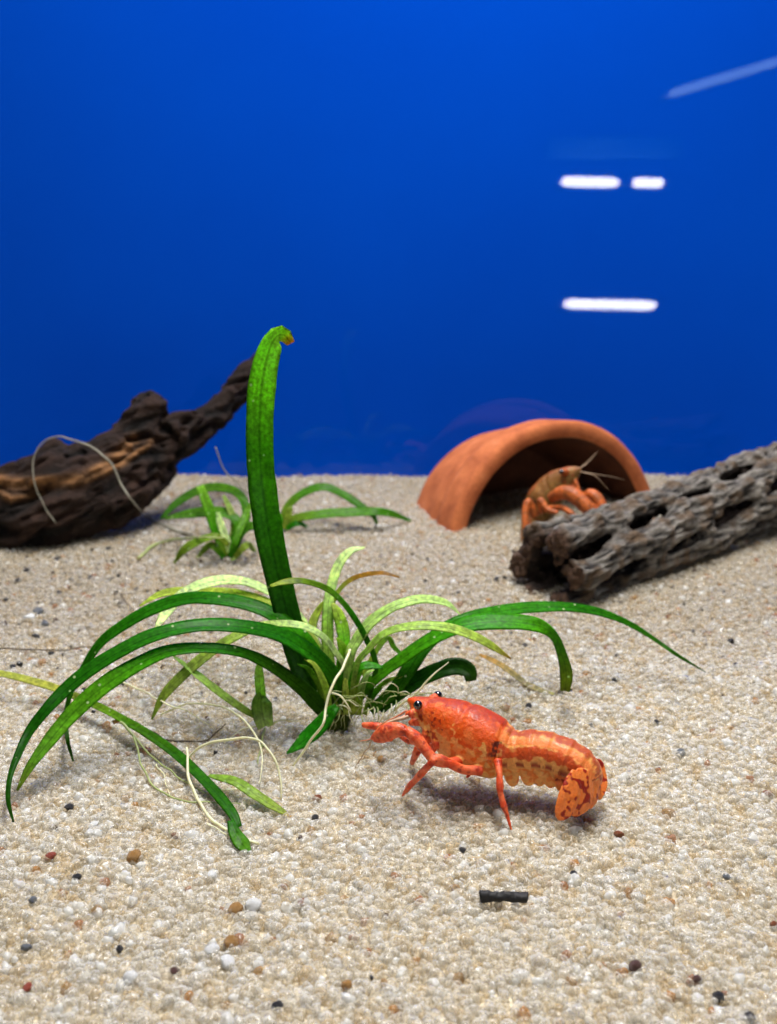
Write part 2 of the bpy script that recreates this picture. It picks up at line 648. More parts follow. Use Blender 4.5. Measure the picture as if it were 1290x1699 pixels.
def px_path(pts, n, free=False):
    """pts (px, py, depth, width_px ...) -> sampled 3-D points, widths in metres and the depths."""
    z = fill_depth(pts)
    arr = np.array([[p[0], p[1]] + list(p[3:]) for p in pts], float)
    full = np.c_[arr[:, :2], z * 1500, arr[:, 2:]]
    s = catmull(full, n)
    P3 = []
    for r in s:
        q = P(r[0], r[1], r[2] / 1500)
        P3.append(q if free else above_sand(q))
    return P3, s


def make_root(name, pts, mat, parent=None, n=40, taper=0.5, seg=6):
    """pts (px, py, depth, width_px)"""
    p3, s = px_path(pts, n)
    rad = [max(0.00006, 0.5 * s[i, 3] * (p3[i] - CAM).dot(FWD) / FPX) * (1 - (1 - taper) * i / (n - 1)) for i in range(n)]
    for i in range(1, n - 1):
        p3[i] = p3[i] + Vector(noise.noise_vector(p3[i] * 260)) * 0.00035
    v, f = tube_mesh(p3, rad, seg)
    me = mesh_from(v, f)
    return link_mesh(name, me, mat, parent)


GREEN = lin(72, 156, 26)
DARK = lin(36, 110, 24)
DEEP = lin(40, 84, 22)
BRIGHT = lin(120, 196, 38)
PALE = lin(222, 240, 184)
WHITE = lin(240, 248, 222)
YELLOW = lin(186, 202, 92)
BROWN = lin(140, 112, 60)
OLIVE = lin(124, 146, 66)


def make_leaf(pts, colors, parent, name='leaf', n=46, thick=0.00015, fold=0.16):
    """pts (px, py, depth, width_px, roll_deg): a ribbon; roll turns its upper face from the camera to the sky. colors: [(u, rgb)]"""
    p3, s = px_path(pts, n)
    cu = [c[0] for c in colors]
    ca = np.array([c[1] for c in colors])
    M = 7
    verts, tint, across = [], [], []
    # which way round the ribbon lies: its upper edge is the far one
    tot, prev_side = 0.0, None
    for i in range(n):
        t = p3[min(i + 1, n - 1)] - p3[max(i - 1, 0)]
        sd = t.cross(p3[i] - CAM).normalized()
        if prev_side is not None and sd.dot(prev_side) < 0:
            sd = -sd
        prev_side = sd
        tot += sd.dot(UPV)
    first = (p3[1] - p3[0]).cross(p3[0] - CAM).normalized()
    flip = 1.0 if tot >= 0 else -1.0
    prev_side = None
    for i in range(n):
        p = p3[i]
        t = (p3[min(i + 1, n - 1)] - p3[max(i - 1, 0)])
        t = t.normalized() if t.length > 1e-9 else Vector((0, 0, 1))
        view = (p - CAM).normalized()
        side = t.cross(view)
        side = side.normalized() if side.length > 1e-4 else RGT.copy()
        back = side.cross(t).normalized()
        if back.dot(view) < 0:
            back = -back
        # the face normal towards camera is -back; tilt the edge that is higher on screen away
        if prev_side is not None and side.dot(prev_side) < 0:
            side = -side
        prev_side = side.copy()
        side = side * flip
        roll = math.radians(s[i, 4])
        wdir = (side * math.cos(roll) + back * math.sin(roll)).normalized()
        nrm = (-back * math.cos(roll) + side * math.sin(roll)).normalized()
        depth = (p - CAM).dot(FWD)
        hw = 0.5 * max(s[i, 3], 0.6) * depth / FPX / max(0.45, math.cos(roll))
        u = i / (n - 1)
        th = thick * (0.5 + 0.8 * (1 - u))
        # uneven edges
        hw *= 1 + 0.05 * noise.noise(p * 330)
        col = [np.interp(u, cu, ca[:, k]) for k in range(3)]
        lum = min(1.0, col[1] / 0.45)
        col = [col[0] * (2.1 - 1.05 * lum), col[1] * (1.8 - 0.76 * lum), col[2] * (0.45 + 0.55 * lum)]
        loop = [(-1 + 2 * k / (M - 1), 1) for k in range(M)] + [(1 - 2 * k / (M - 1), -1) for k in range(1, M - 1)]
        for a, sd in loop:
            edge = 1 - abs(a) ** 3
            dip = fold * hw * (abs(a) - 0.5)
            q = p + wdir * (a * hw) + nrm * (dip + sd * th * 0.5 * max(edge, 0.06))
            q = q + nrm * 0.00018 * noise.noise(Vector((u * 9, a * 1.5, p.x * 50)))
            h = sand_z(q.x, q.y) + 0.0002
            if q.z < h:
                q.z = h
            verts.append(q)
            tint.append(col)
            across.append((0.5 + 0.5 * a, u, 0))
    R = 2 * M - 2
    faces = []
    for i in range(n - 1):
        for k in range(R):
            k2 = (k + 1) % R
            faces.append((i * R + k, i * R + k2, (i + 1) * R + k2, (i + 1) * R + k))
    faces.append(tuple(reversed(range(R))))
    faces.append(tuple(range((n - 1) * R, n * R)))
    me = mesh_from(verts, faces)
    set_color(me, 'tint', tint)
    set_color(me, 'across', across)
    return link_mesh(name, me, M_LEAF, parent)


def remesh(parts, voxel, smooth=2):
    """union of (verts, faces) pieces into one continuous skin; returns numpy verts and a list of quads."""
    S = 100.0
    V, F = [], []
    for v, f in parts:
        b = len(V)
        V += [tuple(Vector(x) * S) for x in v]
        F += [tuple(i + b for i in fc) for fc in f]
    me = bpy.data.meshes.new('tmp')
    me.from_pydata(V, [], F)
    me.update()
    bm = bmesh.new(); bm.from_mesh(me)
    bmesh.ops.recalc_face_normals(bm, faces=bm.faces)
    bm.to_mesh(me); bm.free()
    ob = bpy.data.objects.new('tmp', me)
    COL.objects.link(ob)
    m = ob.modifiers.new('r', 'REMESH')
    m.mode = 'VOXEL'
    m.voxel_size = voxel * S
    if smooth:
        sm = ob.modifiers.new('s', 'SMOOTH')
        sm.iterations = smooth
        sm.factor = 0.5
    dg = bpy.context.evaluated_depsgraph_get()
    me2 = bpy.data.meshes.new_from_object(ob.evaluated_get(dg))
    bpy.data.objects.remove(ob)
    bpy.data.meshes.remove(me)
    co = np.empty(len(me2.vertices) * 3, np.float32)
    me2.vertices.foreach_get('co', co)
    co = co.reshape(-1, 3) / S
    me2.vertices.foreach_set('co', co.ravel())
    me2.update()
    me2.polygons.foreach_set('use_smooth', [True] * len(me2.polygons))
    return me2, co.astype(float)


def ellipsoid(c, ax, seg=14, rings=9):
    """c centre, ax three Vectors (semi axes)."""
    v, f = [], []
    v.append(c + ax[2])
    for i in range(1, rings):
        ph = math.pi * i / rings
        for k in range(seg):
            th = 2 * math.pi * k / seg
            v.append(c + ax[0] * (math.sin(ph) * math.cos(th)) + ax[1] * (math.sin(ph) * math.sin(th)) + ax[2] * math.cos(ph))
    v.append(c - ax[2])
    for k in range(seg):
        f.append((0, 1 + k, 1 + (k + 1) % seg))
    for i in range(rings - 2):
        for k in range(seg):
            a = 1 + i * seg
            f.append((a + k, a + seg + k, a + seg + (k + 1) % seg, a + (k + 1) % seg))
    last = len(v) - 1
    a = 1 + (rings - 2) * seg
    for k in range(seg):
        f.append((a + k, last, a + (k + 1) % seg))
    return v, f


def plate(outline, thick, bulge=0.0, extra=None):
    """a closed plate from 3-D outline points with rounded thickness along its own normal."""
    c = sum(outline, Vector()) / len(outline)
    nrm = Vector()
    n = len(outline)
    for i in range(n):
        nrm += (outline[i] - c).cross(outline[(i + 1) % n] - c)
    nrm.normalize()
    v, f = [], []
    for sd in (1, -1):
        v.append(c + nrm * (bulge + sd * thick * 0.5))
        for p in outline:
            v.append(c + (p - c) * 0.6 + nrm * (bulge * 0.7 + sd * thick * 0.5))
        for p in outline:
            v.append(p + nrm * sd * thick * 0.3)
    B2 = 1 + 2 * n
    for s0, flip in ((0, False), (B2, True)):
        for i in range(n):
            j = (i + 1) % n
            t1 = (s0, s0 + 1 + i, s0 + 1 + j)
            t2 = (s0 + 1 + i, s0 + 1 + n + i, s0 + 1 + n + j, s0 + 1 + j)
            f.append(tuple(reversed(t1)) if flip else t1)
            f.append(tuple(reversed(t2)) if flip else t2)
    for i in range(n):
        j = (i + 1) % n
        f.append((1 + n + i, B2 + 1 + n + i, B2 + 1 + n + j, 1 + n + j))
    return v, f


def seg_dist(co, path):
    """distance of each row of co to a polyline and the fraction along it."""
    best = np.full(len(co), 1e9)
    u = np.zeros(len(co))
    n = len(path)
    for i in range(n - 1):
        a = np.array(path[i]); b = np.array(path[i + 1])
        d = b - a
        t = np.clip(((co - a) @ d) / max(d @ d, 1e-16), 0, 1)
        q = a + t[:, None] * d
        r = np.linalg.norm(co - q, axis=1)
        m = r < best
        best[m] = r[m]
        u[m] = (i + t[m]) / (n - 1)
    return best, u


def npnoise(co, scale, seed=0.0):
    return np.array([noise.noise(Vector((c[0] * scale + seed, c[1] * scale - seed, c[2] * scale + seed * 0.7))) for c in co])


# ------------------------------------------------------------------ terracotta pot, half buried
def build_pot():
    left = G(752, 884)
    right = G(1089, 840)
    ctr = (left + right) * 0.5
    chord, rise = (right - left).length * 0.5, 0.0346        # half the mouth at sand level, its height above the sand
    rim_r = (chord ** 2 + rise ** 2) / (2 * rise)
    across = (right - left); across.z = 0; across.normalize()
    axis = Vector((-across.y, across.x, 0))           # from the mouth to the base, away from the camera
    ctr.z = sand_z(ctr.x, ctr.y) + rise - rim_r
    root = empty('flower_pot', (ctr.x, ctr.y, sand_z(ctr.x, ctr.y)))
    tag(root, 'terracotta flower pot lying half buried with its open mouth behind the log', 'pot')
    # profile (axial, radius)
    R = rim_r
    prof_rim = [(0.0010, R - 0.0060), (0.0, R - 0.0046), (0.0, R - 0.0014), (0.0012, R), (0.0110, R - 0.0004), (0.0124, R - 0.0006), (0.0130, R - 0.0030)]
    prof_in = [(0.0010, R - 0.0060), (0.016, R - 0.0080), (0.038, R * 0.72), (0.040, 0.004)]
    prof_out = [(0.0126, R - 0.0022), (0.0200, R - 0.0030), (0.0405, R * 0.84), (0.0422, R * 0.80), (0.0422, 0.004)]

    def lathe(prof, name, noise_amp):
        seg = 96
        v, f = [], []
        fine = []
        for i in range(len(prof) - 1):
            k = 1 if abs(prof[i + 1][0] - prof[i][0]) < 0.003 else 6
            for j in range(k):
                t = j / k
                fine.append((prof[i][0] + (prof[i + 1][0] - prof[i][0]) * t, prof[i][1] + (prof[i + 1][1] - prof[i][1]) * t))
        fine.append(prof[-1])
        for a, r in fine:
            for k in range(seg):
                th = 2 * math.pi * k / seg
                p = ctr + axis * a + across * (r * math.cos(th)) + Vector((0, 0, r * math.sin(th)))
                d = noise.noise(p * 90) * noise_amp
                v.append(p + (p - ctr).normalized() * d)
        for i in range(len(fine) - 1):
            for k in range(seg):
                k2 = (k + 1) % seg
                f.append((i * seg + k, i * seg + k2, (i + 1) * seg + k2, (i + 1) * seg + k))
        me = mesh_from(v, f)
        b = bmesh.new(); b.from_mesh(me)
        bmesh.ops.recalc_face_normals(b, faces=b.faces)
        b.to_mesh(me); b.free()
        me.polygons.foreach_set('use_smooth', [True] * len(me.polygons))
        return link_mesh(name, me, M_POT, root)
    lathe(prof_rim, 'rim', 0.0003)
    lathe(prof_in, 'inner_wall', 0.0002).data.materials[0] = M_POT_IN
    lathe(prof_out, 'outer_wall', 0.0003)


build_pot()


# ------------------------------------------------------------------ driftwood
def build_driftwood():
    z0 = ground_depth(100, 895)
    spine = [(-150, 868, z0 - .006, 88), (-60, 858, z0 - .004, 84), (20, 848, z0 - .002, 78), (90, 828, z0, 82), (150, 806, z0 + .004, 72), (205, 780, z0 + .008, 60),
             (250, 750, z0 + .013, 46), (300, 722, z0 + .019, 35), (345, 697, z0 + .025, 29), (380, 664, z0 + .030, 25), (408, 632, z0 + .034, 22), (432, 598, z0 + .038, 16), (446, 572, z0 + .040, 6)]
    def tubed(sp, n, seg=20):
        p3, s = px_path([(a, b, c, d) for a, b, c, d in sp], n, free=True)
        rad = [s[i, 3] * (s[i, 2] / 1500) / FPX for i in range(n)]
        return p3, tube_mesh(p3, rad, seg)
    path, t0 = tubed(spine, 60)
    _, t1 = tubed([(222, 745, z0 + .009, 44), (240, 700, z0 + .010, 34), (252, 672, z0 + .010, 27), (262, 657, z0 + .011, 20)], 14)
    _, t2 = tubed([(60, 815, z0 - .004, 44), (95, 770, z0 - .004, 38), (112, 745, z0 - .004, 22)], 12)
    _, t3 = tubed([(160, 770, z0, 40), (200, 735, z0 + .002, 30), (215, 712, z0 + .003, 12)], 12)
    _, t4 = tubed([(285, 722, z0 + .012, 30), (320, 696, z0 + .017, 20), (336, 686, z0 + .020, 9)], 12)
    _, t5 = tubed([(170, 835, z0 + .002, 45), (240, 800, z0 + .009, 34), (285, 772, z0 + .016, 16)], 14)
    me, co = remesh([t0, t1, t2, t3, t4, t5], 0.0006, 3)
    d, u = seg_dist(co, path)
    me.vertices.foreach_get('normal', nr := np.empty(len(co) * 3, np.float32))
    nr = nr.reshape(-1, 3)
    # frame along the trunk for long grooves
    ax = np.array(path[38] - path[6]); ax /= np.linalg.norm(ax)
    al = co @ ax
    pe = co - al[:, None] * ax
    st = pe * 1.0 + (al * 0.22)[:, None] * ax
    g1 = npnoise(st, 210, 1.0)
    g2 = npnoise(st, 520, 4.0)
    g3 = npnoise(co, 130, 7.0)
    pits = npnoise(st, 300, 9.0)
    disp = 0.0024 * g1 + 0.0012 * g2 + 0.0016 * g3 - 0.0085 * np.clip(pits - 0.16, 0, 1) - 0.0035 * np.clip(npnoise(st, 640, 13.0) - 0.2, 0, 1)
    taper = np.clip(d / 0.006, 0.25, 1)
    co2 = co + nr * (disp * taper)[:, None]
    # light ridges of bare wood
    tan = np.zeros(len(co))
    for line, w in (([(-10, 795), (20, 803), (60, 800), (100, 800), (135, 795), (165, 778), (195, 756), (222, 730)], 0.0017), ([(-5, 815), (20, 828), (45, 826), (70, 815)], 0.0011), ([(120, 806), (165, 790), (210, 765), (250, 735)], 0.0009)):
        for k in range(len(line) - 1):
            a, b = np.array(line[k], float), np.array(line[k + 1], float)
            rel = co2 - np.array(CAM)
            dep = rel @ np.array(FWD)
            px = CX + FPX * (rel @ np.array(RGT)) / dep
            py = CY - FPX * (rel @ np.array(UPV)) / dep
            q = np.stack([px, py], 1)
            t = np.clip(((q - a) @ (b - a)) / ((b - a) @ (b - a)), 0, 1)
            r = np.linalg.norm(q - (a + t[:, None] * (b - a)), axis=1) * 0.33 / FPX
            tan = np.maximum(tan, np.exp(-(r / w) ** 2) * (dep < z0 + 0.004 + 0.012 * (px > 120)))
    co2 += nr * (0.0014 * tan)[:, None]
    me.vertices.foreach_set('co', co2.astype(np.float32).ravel())
    me.update()
    base = np.array(lin(19, 15, 14))
    red = np.array(lin(60, 41, 32))
    light = np.array(lin(172, 124, 80))
    k = np.clip(0.5 + 1.1 * g1 + 0.5 * g2, 0, 1)[:, None]
    c = base * (1 - k) + red * k
    tipd = np.clip((u - 0.55) / 0.2, 0, 1)[:, None]
    c = c * (1 - 0.35 * tipd)
    kk = (tan * np.clip(0.75 + 0.9 * g2, 0.2, 1))[:, None]
    c = c * (1 - kk) + light * kk
    set_color(me, 'tint', c)
    ob = link_mesh('driftwood', me, M_DRIFT)
    tag(ob, 'gnarled dark brown driftwood branch with tan ridges resting on sand', 'driftwood')


build_driftwood()


# ------------------------------------------------------------------ cholla log
def build_cholla():
    g0 = G(930, 1000)
    a3 = Vector((g0.x, g0.y, 0))
    r0 = 0.0132
    g1 = G(1290, 872)
    b3 = Vector((g1.x, g1.y, 0))
    d = (b3 - a3); d.normalize()
    nrm = Vector((-d.y, d.x, 0))                       # away from the camera
    if nrm.y < 0:
        nrm = -nrm
    A = a3 + nrm * 0.0055
    Lg = 0.135
    seg, rows = 150, 330
    verts, faces, hole = [], [], []
    path = []
    period, ncols = 0.027, 6
    H = np.zeros((rows, seg))
    for i in range(rows):
        t = Lg * i / (rows - 1)
        for k in range(seg):
            th = 2 * math.pi * k / seg
            # staggered long holes winding round the stem
            wob = 0.16 * noise.noise(Vector((t * 60, math.cos(th) * 2, math.sin(th) * 2)))
            c = (th / (2 * math.pi)) * ncols + t * 9.0 + wob
            ci = math.floor(c)
            fc = c - ci - 0.5
            sh = (0.5 if ci % 2 else 0.0) + 0.23 * math.sin(ci * 12.9)
            a = t / period + sh
            ai = math.floor(a)
            fa = a - ai - 0.5
            rs = math.sin(ai * 78.2 + ci * 37.7)
            e = (fa / (0.36 + 0.10 * rs)) ** 2 + (fc / (0.17 + 0.06 * rs)) ** 2
            H[i, k] = e
    for i in range(rows):
        t = Lg * i / (rows - 1)
        c3 = A + d * t
        rr = r0 + 0.0006 * t / Lg
        base_z = sand_z(c3.x, c3.y) + rr * 0.93 - 0.0048 * (1 - t / Lg)
        c3 = Vector((c3.x, c3.y, base_z))
        path.append(c3)
        for k in range(seg):
            th = 2 * math.pi * k / seg
            e = H[i, k]
            rim = math.exp(-max(e - 1, 0) * 1.3)
            p0 = nrm * math.cos(th) + Vector((0, 0, 1)) * math.sin(th)
            q = c3 + p0 * rr
            n1 = noise.noise(Vector((t * 90, math.cos(th) * 3, math.sin(th) * 3 + 4)))
            n2 = noise.noise(Vector((t * 260, math.cos(th) * 11, math.sin(th) * 11)))
            # strand ends swell where the stem was cut
            r = rr * (1 - 0.19 * rim + 0.07 * n1 + 0.035 * n2 + 0.05 * math.cos(6 * th + 0.6) * math.exp(-t / 0.012))
            off = 0.0016 * noise.noise(Vector((math.cos(th) * 2, math.sin(th) * 2, 3.1))) if i < 14 else 0.0
            verts.append(c3 + p0 * r + d * off * (1 - i / 14 if i < 14 else 0))
            hole.append(e < 1.0)
    for i in range(rows - 1):
        for k in range(seg):
            k2 = (k + 1) % seg
            q = (i * seg + k, i * seg + k2, (i + 1) * seg + k2, (i + 1) * seg + k)
            if sum(hole[x] for x in q) >= 3:
                continue
            faces.append(q)
    me = bpy.data.meshes.new('tmp')
    S = 100.0
    me.from_pydata([tuple(v * S) for v in verts], [], faces)
    bm = bmesh.new(); bm.from_mesh(me)
    bmesh.ops.recalc_face_normals(bm, faces=bm.faces)
    bmesh.ops.delete(bm, geom=[v for v in bm.verts if not v.link_faces], context='VERTS')
    bm.to_mesh(me); bm.free()
    ob = bpy.data.objects.new('tmp', me); COL.objects.link(ob)
    so = ob.modifiers.new('s', 'SOLIDIFY'); so.thickness = 0.0050 * S; so.offset = -1
    dg = bpy.context.evaluated_depsgraph_get()
    ms = bpy.data.meshes.new_from_object(ob.evaluated_get(dg))
    bpy.data.objects.remove(ob)
    parts = [([v.co / S for v in ms.vertices], [tuple(p.vertices) for p in ms.polygons])]
    # ropy strands between the columns of holes, ending in round knobs at the cut
    for k in range(ncols):
        sp, sr = [], []
        m = 70
        st0 = -0.0010 + 0.0016 * math.sin(k * 2.4)
        for i in range(m):
            t = st0 + (Lg - st0) * i / (m - 1)
            f_ = min(max(t / Lg, 0), 1) * (rows - 1)
            c3 = path[int(f_)]
            if t < 0:
                c3 = c3 + d * t
            th0 = 2 * math.pi * (k - t * 9.0) / ncols
            wob = 0.16 * noise.noise(Vector((t * 60, math.cos(th0) * 2, math.sin(th0) * 2)))
            th = 2 * math.pi * (k - t * 9.0 - wob) / ncols
            p0 = nrm * math.cos(th) + Vector((0, 0, 1)) * math.sin(th)
            nn = noise.noise(Vector((t * 110, k * 3.3, 7.0)))
            sp.append(c3 + p0 * (r0 * (0.80 + 0.05 * nn + 0.04 * smooth01(t / 0.02))))
            sr.append((0.0028 + 0.0008 * nn + 0.0014 * math.exp(-max(t, 0) / 0.007)) * (0.72 if i == 0 else 1.0))
        parts.append(tube_mesh(sp, sr, 12))
    me2, co = remesh(parts, 0.00045, 3)
    nr = np.empty(len(co) * 3, np.float32); me2.vertices.foreach_get('normal', nr); nr = nr.reshape(-1, 3)
    axv = np.array((path[-1] - path[0]).normalized())
    al = co @ axv
    st = (co - al[:, None] * axv) + (al * 0.2)[:, None] * axv
    g1_ = npnoise(st, 700, 2.0)
    g2_ = npnoise(co, 260, 5.0)
    g3_ = npnoise(st, 1500, 8.0)
    co2 = co + nr * (0.0010 * g1_ + 0.0006 * g2_ + 0.00045 * g3_)[:, None]
    me2.vertices.foreach_set('co', co2.astype(np.float32).ravel())
    me2.update()
    me2.polygons.foreach_set('use_smooth', [True] * len(me2.polygons))
    rd, _ = seg_dist(co, path)
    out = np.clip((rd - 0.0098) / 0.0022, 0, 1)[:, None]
    k = np.clip(0.45 + 0.9 * g1_ + 0.4 * g3_, 0, 1)[:, None]
    grey = np.array(lin(40, 37, 36)) * (1 - k) + np.array(lin(146, 140, 132)) * k
    tanm = np.clip(g2_ * 1.6 + 0.05, 0, 0.8)[:, None]
    grey = grey * (1 - tanm) + np.array(lin(98, 78, 58)) * tanm
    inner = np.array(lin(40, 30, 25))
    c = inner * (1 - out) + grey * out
    endm = (np.clip(1 - (al - al.min() - 0.003) / 0.004, 0, 1) * np.clip((-(nr @ axv) - 0.25) * 3, 0, 1))[:, None]
    c = c * (1 - endm) + np.array(lin(84, 62, 48)) * endm
    set_color(me2, 'tint', c)
    o = link_mesh('hollow_log', me2, M_CHOLLA)
    tag(o, 'weathered grey hollow log full of long holes leaning by the pot', 'log')
    return path, r0


LOG_PATH, LOG_R = build_cholla()


# ------------------------------------------------------------------ plants
def zg(px, py):
    return ground_depth(px, py)


def build_main_plant():
    zb = zg(560, 1195)
    base = G(560, 1195)
    root = empty('grass_plant', base)
    tag(root, 'large green strap leaved plant with one tall upright leaf beside the orange crayfish', 'plant')
    b = zb - 0.003
    lf = lambda pts, cols, **k: make_leaf(pts, cols, root, **k)
    # leaves behind first
    lf([(546, 1150, b + .004, 9, 20), (520, 1060, b + .008, 11, 25), (470, 1012, b + .013, 12, 35), (400, 985, b + .018, 13, 40), (333, 982, b + .022, 13, 40), (295, 981, b + .022, 13, 40), (264, 987, b + .021, 11, 40), (232, 1006, b + .019, 3, 40)], [(0, OLIVE), (0.5, YELLOW), (1, YELLOW)])
    lf([(548, 1150, b + .004, 9, 20), (536, 1090, b + .008, 12, 25), (505, 1035, b + .011, 14, 35), (470, 995, b + .015, 14, 40), (438, 977, b + .017, 13, 40), (407, 965, b + .018, 14, 45), (368, 963, b + .018, 16, 45), (329, 972, b + .016, 17, 40), (298, 991, b + .014, 18, 35), (275, 1018, b + .011, 17, 30), (259, 1043, b + .008, 5, 30)], [(0, OLIVE), (0.4, PALE), (1, WHITE)])
    lf([(552, 1140, b + .006, 16, 10), (520, 1070, b + .010, 16, 10), (518, 1040, b + .012, 15, 10), (528, 1014, b + .014, 12, 10), (541, 995, b + .015, 4, 10)], [(0, OLIVE), (1, YELLOW)])
    lf([(552, 1140, b + .004, 14, 0), (545, 1081, b + .006, 20, 5), (544, 1029, b + .008, 20, 10), (548, 984, b + .010, 17, 15), (562, 938, b + .012, 16, 20), (581, 915, b + .013, 13, 25), (606, 908, b + .014, 2, 30)], [(0, OLIVE), (0.4, lin(166, 204, 92)), (0.7, PALE), (1, WHITE)])
    lf([(562, 1130, b + .002, 14, 0), (571, 1073, b + .004, 20, 5), (568, 1040, b + .006, 22, 5), (560, 1016, b + .007, 17, 10), (552, 1001, b + .008, 5, 10)], [(0, GREEN), (0.5, BRIGHT), (1, YELLOW)])
    lf([(562, 1140, b - .001, 12, 0), (572, 1104, b - .002, 22, 0), (570, 1078, b - .002, 18, 5), (560, 1058, b - .001, 4, 10)], [(0, GREEN), (1, lin(132, 176, 44))], n=24)
    lf([(548, 1120, b + .008, 7, 10), (545, 1060, b + .010, 8, 10), (550, 1010, b + .012, 8, 15), (562, 981, b + .013, 8, 25), (581, 963, b + .014, 8, 35), (603, 954, b + .014, 8, 40), (633, 951, b + .013, 7, 40), (663, 958, b + .012, 2, 40)], [(0, OLIVE), (0.55, YELLOW), (0.7, BROWN), (1, lin(120, 90, 60))])
    lf([(600, 1120, b + .006, 8, 20), (640, 1060, b + .010, 9, 20), (655, 1075, b + .010, 8, 20), (672, 1092, b + .009, 4, 20)], [(0, OLIVE), (1, DARK)], n=24)
    # the tall leaf, its tint brightened upwards to paint in light from above
    lf([(548, 1182, b, 26, 0), (526, 1150, b - .001, 34, 0), (507, 1115, b - .001, 42, 0), (488, 1060, b - .001, 43, 0), (464, 965, b - .003, 43, 0), (446, 880, b - .005, 47, 0), (434, 790, b - .006, 46, 3), (431, 720, b - .008, 46, 5), (434, 650, b - .010, 46, 8), (443, 595, b - .011, 42, 14), (456, 563, b - .011, 34, 25), (470, 555, b - .0085, 26, 30), (483, 570, b - .007, 14, 20)],
       [(0, DEEP), (0.25, lin(26, 82, 22)), (0.5, lin(48, 122, 20)), (0.68, lin(74, 156, 24)), (0.82, lin(136, 214, 40)), (0.93, lin(150, 224, 60)), (0.97, lin(140, 190, 50)), (1, lin(186, 130, 40))], n=80)
    # arching leaves to the left
    lf([(556, 1178, b, 15, 10), (542, 1130, b - .001, 24, 20), (522, 1086, b - .003, 26, 30), (500, 1058, b - .004, 26, 35), (457, 1022, b - .003, 24, 42), (407, 1002, b - .002, 22, 45), (349, 993, b - .001, 21, 45), (302, 995, b, 21, 45), (248, 1013, b, 20, 42), (202, 1040, b, 18, 38), (167, 1067, b, 15, 30), (140, 1107, b, 12, 25), (118, 1150, b - .001, 9, 20), (110, 1190, b - .003, 8, 15), (113, 1229, zg(120, 1262) - .004, 7, 15), (122, 1263, 'g', 3, 15)], [(0, DEEP), (0.2, lin(50, 128, 24)), (0.4, DARK), (0.7, lin(38, 112, 26)), (1, DEEP)], n=70)
    lf([(575, 1180, b - .002, 16, 10), (563, 1140, b - .004, 26, 20), (535, 1100, b - .006, 27, 35), (500, 1073, b - .008, 26, 42), (461, 1052, b - .009, 24, 45), (407, 1041, b - .011, 23, 48), (349, 1037, b - .013, 22, 48), (302, 1042, b - .015, 22, 48), (248, 1057, b - .017, 23, 45), (202, 1079, b - .019, 23, 42), (155, 1108, b - .021, 23, 38), (112, 1142, b - .023, 22, 32), (78, 1177, b - .026, 19, 28), (50, 1213, b - .028, 16, 25), (31, 1251, None, 13, 15), (17, 1290, None, 9, 10), (14, 1328, zg(14, 1345) - .004, 8, 10), (23, 1364, zg(23, 1364) - .0025, 3, 10)], [(0, DEEP), (0.2, lin(36, 118, 26)), (0.5, DARK), (0.75, lin(22, 84, 24)), (1, lin(30, 76, 24))], n=80)
    lf([(548, 1194, b - .002, 18, 10), (522, 1163, b - .005, 26, 15), (500, 1141, b - .007, 24, 25), (465, 1114, b - .009, 20, 35), (426, 1092, b - .011, 18, 40), (388, 1080, b - .013, 17, 45), (333, 1075, b - .015, 18, 45), (279, 1081, b - .017, 21, 42), (233, 1100, b - .019, 25, 36), (194, 1123, b - .021, 28, 30), (155, 1152, b - .023, 28, 25), (116, 1189, b - .025, 26, 22), (81, 1231, b - .028, 22, 20), (50, 1273, b - .031, 15, 20), (29, 1312, zg(29, 1314) - .003, 4, 20)], [(0, DEEP), (0.2, DEEP), (0.35, DARK), (0.55, GREEN), (0.7, lin(108, 178, 36)), (0.9, lin(96, 152, 52)), (1, OLIVE)], n=80)
    lf([(582, 1150, b - .002, 9, 10), (572, 1106, b - .004, 9, 25), (558, 1084, b - .005, 10, 35), (536, 1056, b - .006, 11, 42), (503, 1039, b - .006, 12, 45), (462, 1035, b - .006, 12, 45), (425, 1041, b - .006, 13, 45), (380, 1062, b - .005, 16, 40), (333, 1095, b - .004, 18, 30), (298, 1126, b - .003, 18, 25), (271, 1156, b - .003, 14, 22), (252, 1194, b - .004, 3, 20)], [(0, OLIVE), (0.3, PALE), (0.6, lin(190, 212, 110)), (1, OLIVE)], n=60)
    lf([(612, 1160, b - .002, 7, 10), (624, 1104, b - .003, 9, 10), (608, 1060, b - .004, 10, 15), (589, 1026, b - .005, 10, 25), (566, 996, b - .006, 10, 35), (540, 976, b - .008, 10, 42), (507, 965, b - .010, 10, 45), (477, 965, b - .011, 10, 45), (449, 972, b - .012, 5, 45)], [(0, DEEP), (0.5, DARK), (0.85, lin(90, 120, 40)), (1, YELLOW)], n=56)
    # right side
    lf([(590, 1165, b - .002, 16, 10), (610, 1138, b - .003, 20, 25), (640, 1112, b - .003, 20, 35), (666, 1094, b - .003, 20, 38), (705, 1067, b - .003, 22, 40), (750, 1044, b - .003, 25, 42), (783, 1035, b - .003, 28, 42), (827, 1031, b - .003, 28, 40), (874, 1034, b - .003, 26, 35), (903, 1042, b - .003, 20, 20), (922, 1059, b - .002, 15, 5), (934, 1090, None, 17, 0), (940, 1118, None, 21, 0), (938, 1147, zg(938, 1150) - .006, 17, 0)], [(0, DEEP), (0.25, lin(72, 150, 26)), (0.55, lin(62, 156, 22)), (0.75, lin(80, 160, 30)), (0.85, lin(54, 110, 28)), (1, lin(108, 124, 48))], n=70)
